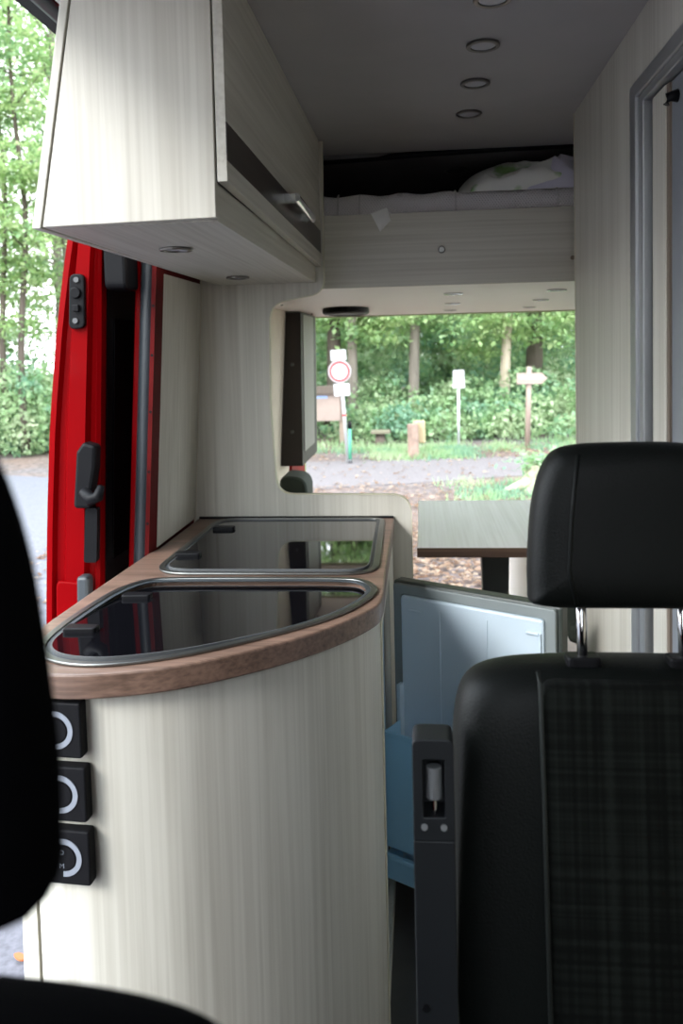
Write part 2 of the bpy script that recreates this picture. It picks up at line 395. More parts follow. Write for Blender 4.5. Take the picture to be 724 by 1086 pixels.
# ------------------------------------------------------------------ sliding door, slid open along the outside
dx = [(-.12, -1.0, -.862), (.3, -1.0, -.858), (.74, -.996, -.85), (1.013, -.981, -.837), (1.26, -.962, -.826), (1.5, -.933, -.814), (1.69, -.902, -.806), (1.85, -.868, -.792), (2.06, -.815, -.765)]
def dl(z, k):
    for a, b in zip(dx, dx[1:]):
        if a[0] <= z <= b[0]:
            u = (z-a[0])/(b[0]-a[0]); return a[k]+(b[k]-a[k])*u
    return dx[-1][k]
t = thing('sliding_door', 'red sliding van door slid open outside the side opening', 'door', (-.95, 2.6, FLOOR))
zz = [-.1+i*(2.06+.1)/26 for i in range(27)]
def shell(bm, prof, zs=zz):
    """prof(z) -> list of (x,y)"""
    vs = [[bm.verts.new((x, y, z)) for x, y in prof(z)] for z in zs]
    n = len(vs[0])
    for u, v in zip(vs, vs[1:]):
        for k in range(n): bm.faces.new((u[k], u[(k+1) % n], v[(k+1) % n], v[k]))
    bm.faces.new(vs[0][::-1]); bm.faces.new(vs[-1])
    return bm
def prof(z):
    xo, xi = dl(z, 1), dl(z, 2); w = xi-xo
    return [(xo, 3.25), (xo, 2.075), (xo+.006, 2.053), (xo+.022, 2.050), (xo+.030, 2.064), (xo+w*.34, 2.066), (xo+w*.40, 2.050), (xo+w*.74, 2.052),
            (xo+w*.80, 2.070), (xo+w*.88, 2.075), (xo+w*.93, 2.060), (xi, 2.068), (xi, 2.10), (xi-.012, 2.115), (xi-.012, 3.25)]
obj('door_skin', shell(B(), prof), RED, t, auto=.5)
# dark inner window with surround
def prof(z): xi = dl(z, 2)-.012; return [(xi, 2.12), (xi+.008, 2.12), (xi+.008, 3.1), (xi, 3.1)]
f = obj('window_surround', shell(B(), prof, [.80+i*.05 for i in range(18)]), BLACKP, t)
def prof(z): xi = dl(z, 2)-.003; return [(xi, 2.16), (xi+.004, 2.16), (xi+.004, 3.0), (xi, 3.0)]
obj('window_glass', shell(B(), prof, [.88+i*.05 for i in range(14)]), GLASS, f)
bm = B()
for (z0, z1, x) in ((1.50, 1.64, 0),):
    prism(bm, rpoly([(-.888, z0), (-.846, z0+.004), (-.842, z1), (-.880, z1)], .016), 2.036, 2.052, axis=1)
p = obj('latch_plate', bm, BLACKP, t, bevel=.003)
for x, z in ((-.868, 1.522), (-.861, 1.625)):
    bm = B(); prism(bm, circ(x, z, .007, 14), 2.031, 2.037, axis=1); obj('screw', bm, GREYP, p)
bm = B(); prism(bm, circ(-.864, 1.592, .014, 18), 2.026, 2.037, axis=1); box(bm, -.871, -.855, 2.024, 2.037, 1.545, 1.562); obj('latch', bm, BLACKP, p, bevel=.002)
bm = B(); prism(bm, rpoly([(-.965, .62), (-.885, .63), (-.880, .845), (-.955, .852)], .018), 2.044, 2.056, axis=1); obj('raised_pressing', bm, RED, t, bevel=.005)
bm = B(); prism(bm, rpoly([(-.888, 1.045), (-.842, 1.045), (-.838, 1.09), (-.826, 1.15), (-.822, 1.205), (-.855, 1.215), (-.874, 1.19)], .012), 2.015, 2.06, axis=1)
h = obj('door_handle', bm, BLACKP, t, bevel=.008)
bm = B(); tube(bm, [(-.860, 2.02, 1.09), (-.836, 2.008, 1.07), (-.815, 2.004, 1.078), (-.806, 2.004, 1.105)], [.014, .017, .015, .009], 10); obj('handle_lever', bm, BLACKP, h, smooth=True)
bm = B(); prism(bm, rpoly([(-.895, .70), (-.862, .70), (-.858, .868), (-.890, .868)], .012), 2.02, 2.06, axis=1); obj('door_stop', bm, RUBBER, t, bevel=.008)
bm = B(); prism(bm, rpoly([(-.876, .90), (-.842, .90), (-.834, 1.042), (-.866, 1.042)], .008), 2.040, 2.062, axis=1); obj('handle_recess', bm, BLACKP, t)
bm = B(); prism(bm, rpoly([(2.06, 1.60), (2.16, 1.60), (2.16, 1.72), (2.06, 1.72)], .02), -.800, -.742, axis=0); obj('roller_guide', bm, BLACKP, t, bevel=.008)

# ------------------------------------------------------------------ divider panel behind the kitchen
t = thing('divider_panel', 'pale wood divider panel with a large rounded cutout behind the hob', 'panel', (-.4, 2.61, FLOOR))
pts = rpoly([(wx(FLOOR), FLOOR), (wx(2.08), 2.08), (-.294, 2.08), (-.299, 1.612), (-.474, 1.582), (-.480, 1.26), (-.466, .975), (-.039, .971), (-.036, FLOOR)],
            [0, 0, 0, .055, .065, 0, .06, .065, 0], 10)
pts = [(max(x, wx(z)+.001), z) for x, z in pts]
bm = B(); prism(bm, pts, 2.602, 2.618, axis=1); pn = obj('board', bm, W_Z, t)
i0 = 3; path = pts[2:]
bm = B()
for (a, c) in zip(path, path[1:]):
    A, C = Vector(a), Vector(c); d = (C-A)
    if d.length < 1e-6: continue
    nrm = Vector((-d.y, d.x)).normalized()*.0015
    hexa(bm, [(A.x-nrm.x, 2.6, A.y-nrm.y), (C.x-nrm.x, 2.6, C.y-nrm.y), (C.x-nrm.x, 2.62, C.y-nrm.y), (A.x-nrm.x, 2.62, A.y-nrm.y)],
         [(A.x+nrm.x, 2.6, A.y+nrm.y), (C.x+nrm.x, 2.6, C.y+nrm.y), (C.x+nrm.x, 2.62, C.y+nrm.y), (A.x+nrm.x, 2.62, A.y+nrm.y)])
obj('edge_banding', bm, EDGE, t)

# ------------------------------------------------------------------ kitchen unit
front = catmull([(-.094, 1.95), (-.092, 1.76), (-.113, 1.675), (-.19, 1.556), (-.294, 1.452), (-.409, 1.371), (-.491, 1.335), (-.578, 1.316), (-.655, 1.322), (-.718, 1.362), (-.752, 1.44), (-.758, 1.60)], 6, closed=False)
top = [(-.093, 2.596)]+front+[(-.752, 1.8), (-.738, 2.15), (-.727, 2.2), (-.724, 2.596)]
t = thing('kitchen_worktop', 'walnut worktop with curved front edge on the pale kitchen unit', 'worktop', (-.4, 2.0, .855))
bm = B(); prism(bm, top, .855, .899); slab = obj('worktop_slab', bm, WN_X, t, bevel=.004)
bm = B(); box(bm, -.72, -.095, 2.590, 2.5985, .899, .905); obj('rear_sealing_strip', bm, BLACKP, t)
bodyc = [(x-.012 if x > -.2 else x, y+.014) for x, y in front]
bodyc = [p for p in bodyc]
bf = catmull([(-.100, 1.80), (-.103, 1.765), (-.122, 1.69), (-.195, 1.575), (-.298, 1.473), (-.411, 1.392), (-.492, 1.358), (-.572, 1.342), (-.640, 1.345), (-.685, 1.368), (-.712, 1.40)], 6, closed=False)
t = thing('kitchen_unit', 'curved pale wood kitchen unit with a blank front under the walnut worktop', 'cabinet', (-.4, 2.0, FLOOR))
def wallstrip(bm, path, th, z0, z1):
    inn = []
    for i, p in enumerate(path):
        a = Vector(path[max(i-1, 0)]); c = Vector(path[min(i+1, len(path)-1)]); d = (c-a).normalized()
        inn.append((p[0]+d.y*-th*-1 if False else p[0]-(-d.y)*-th, p[1]-(d.x)*th))
    return prism(bm, path+inn[::-1], z0, z1)
inn = [(p[0]*.97-.02, p[1]+.016) for p in bf]
bm = B(); prism(bm, bf+inn[::-1], FLOOR, .855); obj('front_panel', bm, W_Z, t, auto=.6)
bm = B(); hexa(bm, [(-.766, 1.425, FLOOR), (-.721, 1.405, FLOOR), (-.721, 2.19, FLOOR), (-.766, 2.19, FLOOR)], [(-.752, 1.42, .855), (-.721, 1.405, .855), (-.721, 2.19, .855), (-.745, 2.19, .855)]); obj('side_panel', bm, W_Z, t)
bm = B()
box(bm, -.116, -.100, 1.80, 1.825, FLOOR, .855); box(bm, -.116, -.100, 2.30, 2.59, FLOOR, .855); box(bm, -.116, -.100, 1.825, 2.30, .79, .855); box(bm, -.116, -.100, 1.825, 2.30, FLOOR, -.06)
obj('aisle_panel', bm, W_Z, t)
bm = B(); tube(bm, [(-.0985, 1.797, FLOOR), (-.0985, 1.797, .855)], .0035, 6); obj('edge_banding', bm, EDGE, t)

# hob and sink glass lids set in the worktop
def lid(name, label, pts, hinges, tilt):
    t = thing(name, label, 'glass lid', (sum(p[0] for p in pts)/len(pts), sum(p[1] for p in pts)/len(pts), .899))
    o2 = inset(pts, .024); o3 = inset(pts, .015)
    bm = B(); prism(bm, inset(pts, .012), .874, .95); cut = obj('cutter', bm, RUBBER)
    mo = slab.modifiers.new('cut', 'BOOLEAN'); mo.object = cut; mo.operation = 'DIFFERENCE'; mo.solver = 'EXACT'
    slab.modifiers.move(len(slab.modifiers)-1, 0); cut.location = -wloc(slab.parent)*0
    dg = bpy.context.evaluated_depsgraph_get(); bv = slab.modifiers['b']; bv.show_viewport = False; dg.update()
    me = bpy.data.meshes.new_from_object(slab.evaluated_get(dg)); bv.show_viewport = True
    slab.modifiers.remove(mo); slab.data = me; bpy.data.objects.remove(cut)
    bm = B(); ringprism(bm, pts, o3, .8995, .905); obj('steel_rim', bm, STEEL, t, auto=.6, bevel=.0015)
    bm = B(); ringprism(bm, inset(pts, .0152), inset(pts, .025), .8995, .9025); obj('rubber_gasket', bm, RUBBER, t)
    yf = min(p[1] for p in o2); K = Matrix.Translation((0, yf, .9026)) @ Matrix.Rotation(tilt, 4, 'X') @ Matrix.Translation((0, -yf, -.9026))
    bm = B(); prism(bm, o2, .9026, .9086, M=K)
    g = obj('glass_plate', bm, GLASS, t)
    bm = B(); ringprism(bm, inset(pts, .0228), inset(pts, .0255), .9022, .9089, M=K); obj('glass_edge', bm, GREYP, g)
    for (x, y) in hinges:
        bm = B(); prism(bm, rpoly([(x-.03, y-.018), (x+.035, y-.014), (x+.035, y+.014), (x-.03, y+.018)], .008), .9040, .918, M=K)
        obj('hinge', bm, BLACKP, t, bevel=.003)
    return t
rl = rpoly([(-.121, 2.575), (-.110, 1.925), (-.665, 1.925), (-.655, 2.575)], [.05, .09, .10, .08], 10)
lid('rear_glass_lid', 'dark tinted glass lid set in the worktop in front of the divider panel', rl, [(-.615, 2.09), (-.60, 2.42)], -.014)
fl = catmull([(-.105, 1.80), (-.128, 1.705), (-.188, 1.602), (-.299, 1.492), (-.417, 1.402), (-.52, 1.355), (-.60, 1.348), (-.668, 1.375), (-.712, 1.44), (-.722, 1.55), (-.712, 1.70), (-.695, 1.80), (-.655, 1.872), (-.58, 1.893), (-.40, 1.898), (-.22, 1.898), (-.14, 1.878)], 5)
lid('front_glass_lid', 'dark tinted glass lid with curved front, nearer the rounded worktop edge', fl, [(-.665, 1.52), (-.640, 1.765)], -.038)

# three square black switch plates with arc rings on the left of the unit front
def ring_arc(bm, cx, cz, ro, ri, a0, a1, y0, y1, M, n=26):
    pts = [(cx+ro*math.cos(math.radians(a0+(a1-a0)*k/n)), cz+ro*math.sin(math.radians(a0+(a1-a0)*k/n))) for k in range(n+1)]
    pts += [(cx+ri*math.cos(math.radians(a1+(a0-a1)*k/n)), cz+ri*math.sin(math.radians(a1+(a0-a1)*k/n))) for k in range(n+1)]
    return prism(bm, pts, y0, y1, axis=1, M=M)
sy = [('top', .800, -.640), ('middle', .688, -.636), ('bottom', .576, -.634)]
for i, (w, z, x) in enumerate(sy):
    lb = ['square black control plate with a ring, highest of three on the unit front', 'square black control plate between two others on the unit front', 'square black control plate with small markings, lowest of three on the unit front'][i]
    t = thing('control_plate', lb, 'control plate', (x, 1.34, z-.056), group='control plates on the kitchen unit')
    M = Matrix.Translation((x, 1.339, z)) @ Matrix.Rotation(math.radians(-4), 4, 'Z')
    bm = B(); prism(bm, rpoly([(-.058, -.048), (.058, -.048), (.058, .048), (-.058, .048)], .005, 3), -.018, .006, axis=1, M=M); obj('plate', bm, PLATE, t, bevel=.003)
    bm = B(); ring_arc(bm, .011, 0, .033, .024, -93, 250 if i < 2 else 130, -.0195, -.018, M); obj('ring_mark', bm, RINGM, t)
    bm = B(); prism(bm, circ(.011, 0, .021, 24), -.0195, -.0182, axis=1, M=M); kn = obj('knob_face', bm, PLATE, t)
    if i == 2:
        for txt, dz in (('O', .006), ('M', -.018)):
            cu = bpy.data.curves.new('print', 'FONT'); cu.body = txt; cu.size = .012; cu.extrude = .0002
            ob = bpy.data.objects.new('print', cu); COL.objects.link(ob)
            dg = bpy.context.evaluated_depsgraph_get(); me = bpy.data.meshes.new_from_object(ob.evaluated_get(dg))
            bpy.data.objects.remove(ob)
            b3 = B(); b3.from_mesh(me); b3.transform(M @ Matrix.Translation((.003, -.0198, dz)) @ Matrix.Rotation(math.pi/2, 4, 'X'))
            obj('printed_mark', b3, RINGM, t)

# ------------------------------------------------------------------ overhead cabinet
t = thing('overhead_cabinet', 'pale wood overhead cabinet with a dark stripe and bar handle above the worktop', 'cabinet', (-.47, 1.97, 1.65))
def cl(z): return -.626+.178*(z-1.65)
bm = B(); prism(bm, [(cl(1.65), 1.65), (-.330, 1.655), (-.328, 2.088), (cl(2.088), 2.088)], 1.35, 1.368, axis=1); obj('end_panel', bm, W_Z, t, bevel=.0015)
bm = B(); prism(bm, [(cl(1.65)-.018, 1.648), (cl(1.65)-.003, 1.648), (cl(2.088)-.003, 2.088), (cl(2.088)-.018, 2.088)], 1.348, 2.598, axis=1); obj('back_panel', bm, W_Z, t, bevel=.0015)
bm = B(); hexa(bm, [(cl(1.65), 1.369, 1.650), (-.332, 1.369, 1.652), (-.325, 2.598, 1.645), (cl(1.65), 2.598, 1.645)], [(cl(1.65), 1.369, 1.668), (-.332, 1.369, 1.668), (-.325, 2.598, 1.663), (cl(1.65), 2.598, 1.663)]); obj('bottom_panel', bm, W_Y, t)
bm = B(); hexa(bm, [(-.345, 1.369, 1.653), (-.332, 1.369, 1.653), (-.3245, 2.598, 1.646), (-.338, 2.598, 1.646)], [(-.345, 1.369, 1.715), (-.332, 1.369, 1.715), (-.3245, 2.598, 1.705), (-.338, 2.598, 1.705)]); obj('bottom_rail', bm, W_Y, t, bevel=.001)
bm = B(); hexa(bm, [(-.326, 1.352, 1.713), (-.309, 1.352, 1.713), (-.305, 2.596, 1.694), (-.322, 2.596, 1.694)], [(-.326, 1.352, 2.084), (-.309, 1.352, 2.084), (-.305, 2.596, 2.084), (-.322, 2.596, 2.084)]); d = obj('door', bm, W_Y, t, bevel=.0012)
bm = B(); hexa(bm, [(-.3095, 1.352, 1.747), (-.3082, 1.352, 1.747), (-.3042, 2.596, 1.734), (-.306, 2.596, 1.734)], [(-.3095, 1.352, 1.809), (-.3082, 1.352, 1.809), (-.3042, 2.596, 1.803), (-.306, 2.596, 1.803)]); obj('dark_stripe', bm, WN_D, d)
bm = B(); tube(bm, [(-.280, 1.915, 1.786), (-.279, 2.20, 1.780)], .0105, 16)
for y, z in ((1.925, 1.785), (2.19, 1.78)): box(bm, -.309, -.280, y-.012, y+.012, z-.009, z+.009)
obj('handle', bm, CHROME, d, auto=.6, label='brushed metal bar handle')

def spot(name, label, x, y, z, r, grp, up=False, tilt=0, lens=LENS, rimm=None):
    t = thing(name, label, 'spotlight', (x, y, z), group=grp)
    a = [(x+q, y+w) for q, w in circ(0, 0, r)]; b = [(x+q, y+w) for q, w in circ(0, 0, r*.72)]
    zf = lambda yy: z+tilt*(yy-y)
    bm = B(); ringprism(bm, a, b, z-.006, z); 
    for v in bm.verts: v.co.z += tilt*(v.co.y-y)
    obj('bezel_ring', bm, rimm or CHROME, t, auto=.6, bevel=.0015)
    bm = B(); prism(bm, [(x+q, y+w) for q, w in circ(0, 0, r*.715)], z-.003, z)
    for v in bm.verts: v.co.z += tilt*(v.co.y-y)
    obj('lens', bm, lens, t)
    return t
RIM = plain('dark_nickel_rim', (.20, .19, .175), .3, 1.)
spot('cabinet_spotlight', 'round spotlight under the overhead cabinet, nearer the red sliding door end', -.496, 1.68, 1.6495, .033, 'spotlights under the overhead cabinet', rimm=RIM)
spot('cabinet_spotlight', 'round spotlight under the overhead cabinet, close to the divider panel', -.512, 2.329, 1.6458, .033, 'spotlights under the overhead cabinet', rimm=RIM)
for y, lb in ((1.63, 'round ceiling spotlight cut by the top edge of the photo'), (1.873, 'round ceiling spotlight, largest complete one of the ceiling row'),
              (2.135, 'round ceiling spotlight in the middle of the ceiling row'), (2.407, 'round ceiling spotlight closest to the bed in the front ceiling row')):
    spot('ceiling_spotlight', lb, .147, y, 2.0895, .037, 'spotlights in a row on the ceiling', rimm=RIM)
spot('bed_spotlight', 'dim round spotlight in the dark rear ceiling above the mattress', .14, 3.10, 2.079, .045, None, tilt=-.038, rimm=RIM, lens=GREYP)

# ------------------------------------------------------------------ bed
t = thing('raised_bed_frame', 'raised bed base with pale wood front board across the van', 'bed', (.2, 3.8, 1.632))
bm = B(); box(bm, -.68, 1.10, 2.70, 2.716, 1.632, 1.866); fb = obj('front_board', bm, W_X, t, bevel=.0015)
bm = B(); prism(bm, circ(.072, 1.744, .011, 18), 2.688, 2.700, axis=1); obj('snap_fastener', bm, plain('dark_nickel', (.2, .2, .19), .35, 1.), t, bevel=.003)
bm = B(); prism(bm, circ(.482, 1.705, .007, 12), 2.696, 2.700, axis=1); obj('cover_cap', bm, OLDW, t)
bm = B(); box(bm, -.685, 1.10, 2.717, RY-.01, 1.634, 1.66); obj('base_board', bm, WHITE, t)
for x, y in ((-.60, 3.6), (-.60, 4.6)):
    bm = B(); prism(bm, circ(x, y, .006, 10), 1.629, 1.634); obj('screw_cap', bm, GREYP, t)
t = thing('mattress', 'white quilted mattress lying on the raised bed', 'mattress', (.2, 3.8, 1.66))
m, nt, b = newmat('quilted_mattress_cover'); setp(b, Roughness=.9, Base_Color=(.82, .79, .80))
N = nt.nodes; L = nt.links; tc = N.new('ShaderNodeTexCoord'); wv = []
for a in (.6, -.6):
    mp = N.new('ShaderNodeMapping'); mp.inputs['Rotation'].default_value = (0, a, 0); L.new(tc.outputs['Object'], mp.inputs['Vector'])
    q = N.new('ShaderNodeTexWave'); q.inputs['Scale'].default_value = 42; L.new(mp.outputs['Vector'], q.inputs['Vector']); wv.append(q)
mm = N.new('ShaderNodeMath'); mm.operation = 'MULTIPLY'; L.new(wv[0].outputs['Fac'], mm.inputs[0]); L.new(wv[1].outputs['Fac'], mm.inputs[1])
bp = N.new('ShaderNodeBump'); bp.inputs['Strength'].default_value = .8; bp.inputs['Distance'].default_value = .004
L.new(mm.outputs[0], bp.inputs['Height']); L.new(bp.outputs['Normal'], b.inputs['Normal'])
bm = B(); out = rpoly([(2.725, 1.68), (4.95, 1.68), (4.95, 1.935), (2.725, 1.937)], [.02, .02, .05, .045], 6)
NX = 60
vs = [[bm.verts.new((-.64+1.72*i/NX, y+.0035*math.sin(i*2.1)*(1 if y < 2.9 else 0), z+.004*math.sin(i*1.3)*(z > 1.9))) for y, z in out] for i in range(NX+1)]
for u, v in zip(vs, vs[1:]):
    for k in range(len(out)): bm.faces.new((u[k], u[(k+1) % len(out)], v[(k+1) % len(out)], v[k]))
bm.faces.new(vs[0][::-1]); bm.faces.new(vs[-1]); obj('cover', bm, m, t, smooth=True)
for x in (-.26, -.19, .12, .44):
    bm = B(); tube(bm, [(x, 2.718, 1.86), (x, 2.716, 1.90), (x, 2.728, 1.93), (x, 2.77, 1.942)], .003, 6); obj('seam', bm, MATT, t, smooth=True)
bm = B(); hexa(bm, [(-.123, 2.692, 1.808), (-.088, 2.692, 1.842), (-.088, 2.694, 1.842), (-.123, 2.694, 1.808)], [(-.153, 2.700, 1.868), (-.100, 2.702, 1.885), (-.100, 2.704, 1.885), (-.153, 2.702, 1.868)])
obj('care_tag', bm, TAGM, t)

# crumpled duvet heap
m, nt, b = newmat('white_bed_linen_green_print'); N = nt.nodes; L = nt.links; setp(b, Roughness=.85)
tc = N.new('ShaderNodeTexCoord'); nz = N.new('ShaderNodeTexNoise'); nz.inputs['Scale'].default_value = 9; nz.inputs['Detail'].default_value = 3
L.new(tc.outputs['Object'], nz.inputs['Vector']); r = N.new('ShaderNodeValToRGB'); e = r.color_ramp.elements
e[0].position = .52; e[0].color = (.90, .91, .87, 1); e[1].position = .62; e[1].color = (.28, .50, .18, 1)
L.new(nz.outputs['Fac'], r.inputs['Fac']); L.new(r.outputs['Color'], b.inputs['Base Color'])
LILAC = plain('lilac_white_sheet', (.72, .71, .84), .8)
def heap(x0, x1, y0, y1, h, seed, amp, edge=.5):
    bm = B(); n = 70; grid = []
    for i in range(n+1):
        row = []
        for j in range(n+1):
            u, v = i/n, j/n; x = x0+(x1-x0)*u; y = y0+(y1-y0)*v
            a = max(0, 1-abs(2*u-1)**2.4)**edge * max(0, 1-abs(2*v-1)**2.6)**edge
            p = Vector((x*7+seed, y*7, seed))
            w = 1-abs(noise.noise(p))*2; w2 = 1-abs(noise.noise(p*2.3+Vector((3, 1, 2))))*2
            z = 1.934+a*(h*(.72+.28*noise.noise(Vector((x*3+seed, y*3, 0))))+amp*(w*.6+w2*.35-.3))
            row.append(bm.verts.new((x+.02*noise.noise(p*1.1)*a, y-.03*noise.noise(p*.9+Vector((9, 0, 0)))*a, max(z, 1.9345+.001*a))))
        grid.append(row)
    for i in range(n):
        for j in range(n): bm.faces.new((grid[i][j], grid[i+1][j], grid[i+1][j+1], grid[i][j+1]))
    rim = [grid[i][0] for i in range(n+1)]+[grid[n][j] for j in range(1, n+1)]+[grid[i][n] for i in range(n-1, -1, -1)]+[grid[0][j] for j in range(n-1, 0, -1)]
    low = [bm.verts.new((v.co.x, v.co.y, 1.930)) for v in rim]
    for i in range(len(rim)): bm.faces.new((rim[i], rim[(i+1) % len(rim)], low[(i+1) % len(rim)], low[i]))
    return bm
t = thing('duvet', 'crumpled white and green duvet heaped on the mattress', 'duvet', (.45, 3.0, 1.935))
obj('cover', heap(.13, 1.0, 2.83, 3.25, .18, 3.1, .04, .42), m, t, smooth=True)
obj('front_fold', heap(.17, .72, 2.733, 2.96, .085, 8.7, .07, .45), m, t, smooth=True)
bm = heap(.35, .62, 2.730, 2.90, .10, 5.2, .07, .6); obj('lilac_sheet', bm, LILAC, t, smooth=True, label='lilac white sheet bunched in front')

# fittings under the bed
def under(x, y, lb): spot('under_bed_spotlight', lb, x, y, 1.634, .036, 'spotlights under the bed', rimm=CHROME)
under(.125, 3.15, 'spotlight under the bed base, nearest of the middle row')
under(.150, 3.88, 'spotlight under the bed base, second of the middle row')
under(.165, 4.60, 'spotlight under the bed base, farthest of the middle row')
under(.500, 3.12, 'spotlight under the bed base, nearest of the row by the bathroom wall')
under(.535, 3.78, 'spotlight under the bed base, second of the row by the bathroom wall')
under(.580, 4.52, 'spotlight under the bed base, farthest of the row by the bathroom wall')
t = thing('oval_speaker', 'flat black oval speaker under the bed base', 'speaker', (-.364, 4.1, 1.634))
bm = B(); prism(bm, circ(-.364, 4.1, .115, 32, .20), 1.606, 1.636); obj('housing', bm, BLACKP, t, bevel=.008)
bm = B(); ringprism(bm, circ(-.364, 4.1, .105, 32, .185), circ(-.364, 4.1, .09, 32, .165), 1.602, 1.607); obj('grille_ring', bm, GREYP, t)

# dark box on the left wall at the rear with pale inset
t = thing('wall_box', 'dark brown wall box with pale inset panel on the rear side wall', 'box', (-.68, 4.5, .83))
bm = B(); prism(bm, [(wx(.832)+.002, .832), (-.622, .832), (-.612, 1.628), (wx(1.628)+.002, 1.628)], 4.25, 4.86, axis=1); obj('carcass', bm, BROWN, t)
bm = B(); hexa(bm, [(-.619, 4.31, .90), (-.617, 4.31, .90), (-.617, 4.72, .90), (-.619, 4.72, .90)], [(-.612, 4.31, 1.62), (-.608, 4.31, 1.62), (-.608, 4.72, 1.62), (-.612, 4.72, 1.62)]); obj('inset_panel', bm, plain('pale_inset', (.22, .21, .19), .5), t)
for x, z in ((-.662, 1.36), (-.672, 1.01)):
    bm = B(); prism(bm, circ(x, z, .009, 12), 4.244, 4.25, axis=1); obj('screw', bm, GREYP, t)

# rear benches, cushion and table
t = thing('side_bench', 'pale wood storage bench along the side wall behind the divider panel', 'bench', (-.5, 4.0, FLOOR))
bm = B(); box(bm, -.735+.03, -.40, 2.70, 4.98, FLOOR, .28); obj('bench_box', bm, W_Y, t, bevel=.002)
bm = B(); box(bm, -.70, -.38, 2.70, 4.98, .281, .36); obj('seat_pad', bm, GREENC, t, bevel=.02)
t = thing('bench_backrest', 'rounded dark green backrest cushion below the dark wall box', 'cushion', (-.63, 4.2, .36))
bm = B(); prism(bm, rpoly([(-.700, .361), (-.555, .361), (-.552, .825), (-.685, .835)], [.02, .03, .07, .04], 8), 3.9, 4.12, axis=1); obj('cushion_body', bm, GREENC, t, auto=.6, bevel=.012)
t = thing('opposite_bench', 'white fronted storage bench behind the bathroom wall', 'bench', (.8, 3.9, FLOOR))
bm = B(); box(bm, .50, 1.115, 2.74, 4.98, FLOOR, .42); obj('bench_box', bm, WHITE, t, bevel=.003)
bm = B(); box(bm, .48, 1.115, 2.80, 4.98, .421, .49); obj('seat_pad', bm, GREENC, t, bevel=.02)
t = thing('lounge_table', 'pale wood topped table on a dark pedestal leg in the rear lounge', 'table', (.35, 3.5, FLOOR))
bm = B(); box(bm, -.025, .78, 3.02, 3.96, .664, .700); obj('table_top', bm, TABLEW, t, bevel=.003)
bm = B(); box(bm, -.027, .782, 3.0165, 3.021, .664, .699); obj('edge_banding', bm, WN_X, t, bevel=.001)
bm = B(); prism(bm, rpoly([(.228, 3.45), (.360, 3.45), (.360, 3.55), (.228, 3.55)], .012), .60, .663)
hexa(bm, [(.255, 3.46, FLOOR), (.335, 3.46, FLOOR), (.335, 3.54, FLOOR), (.255, 3.54, FLOOR)], [(.235, 3.455, .60), (.352, 3.455, .60), (.352, 3.545, .60), (.235, 3.545, .60)])
lg = obj('pedestal_leg', bm, plain('dark_grey_metal', (.09, .10, .105), .4, .5), t, bevel=.006)
bm = B(); box(bm, .275, .318, 3.438, 3.456, .555, .645); obj('release_latch', bm, BLACKP, lg, bevel=.003)

# ------------------------------------------------------------------ bathroom cell
bm = B()
X0, X1 = .447, .465
box(bm, X0, X1, 1.745, 2.46, FLOOR, 2.089); box(bm, X0, X1, 1.15, 1.745, 1.935, 2.089)
box(bm, X1, 1.119, 2.442, 2.46, FLOOR, 2.089)
wb = struct('wall_bathroom', bm, W_Z)
bm = B(); box(bm, .85, .87, 1.15, 2.44, FLOOR, 2.089); struct('bathroom_lining', bm, GREYDOOR, wb)
bm = B(); tube(bm, [(.4462, 2.459, FLOOR), (.4462, 2.459, 2.088)], .002, 6); struct('edge_banding', bm, EDGE, wb)
bm = B()
prism(bm, [(1.79, FLOOR), (1.79, 1.956), (1.12, 1.956), (1.12, 1.925), (1.745, 1.925), (1.745, FLOOR)], .436, .4465, axis=0)
prism(bm, [(1.746, FLOOR), (1.746, 1.926), (1.12, 1.926), (1.12, 1.908), (1.712, 1.908), (1.712, FLOOR)], .442, .475, axis=0)
t = tag(obj('door_1', bm, ALU, bevel=.003), kind='structure')
bm = B(); box(bm, .455, .475, 1.605, 1.690, FLOOR+.01, 1.905); struct('door_stile', bm, W_Z, t, bevel=.002)
bm = B(); box(bm, .458, .474, 1.590, 1.604, FLOOR+.01, 1.905); struct('stile_edge', bm, OLDW, t)
bm = B(); box(bm, .463, .474, 1.13, 1.590, FLOOR+.01, 1.905); struct('door_panel', bm, GREYDOOR, t)
bm = B(); tube(bm, [(.463, 1.555, 1.87), (.447, 1.555, 1.868), (.443, 1.555, 1.855)], [.012, .009, .006], 10); struct('coat_hook', bm, BLACKP, t, smooth=True)

# ------------------------------------------------------------------ fridge
t = thing('fridge', 'fridge in the kitchen unit with its pale blue door standing open across the aisle', 'fridge', (-.3, 2.06, FLOOR+.02))
bm = B()
for b_ in ((-.62, -.118, 1.83, 1.84, -.05, .785), (-.62, -.118, 2.286, 2.296, -.05, .785), (-.62, -.118, 1.84, 2.286, -.10, -.04), (-.62, -.118, 1.84, 2.286, .775, .785), (-.63, -.62, 1.83, 2.296, -.10, .785)): box(bm, *b_)
obj('inner_compartment', bm, LINER, t)
for z in (.25, .5):
    bm = B(); box(bm, -.60, -.13, 1.842, 2.284, z, z+.008); obj('shelf', bm, BIN, t)
M = Matrix.Translation((-.092, 2.305, 0)) @ Matrix.Rotation(math.atan2(-.247, .425), 4, 'Z')
WD = .492; z0, z1 = -.048, .782
bm = B(); box(bm, 0, WD, .006, .048, z0, z1, M); d = obj('door', bm, DGREEN, t, bevel=.006)
bm = B(); ringprism(bm, rpoly([(.006, z0+.006), (WD-.012, z0+.006), (WD-.012, z1-.006), (.006, z1-.006)], .01), rpoly([(.034, z0+.034), (WD-.040, z0+.034), (WD-.040, z1-.034), (.034, z1-.034)], .01), -.006, .008, axis=1, M=M); obj('gasket', bm, GASKET, d, bevel=.003)
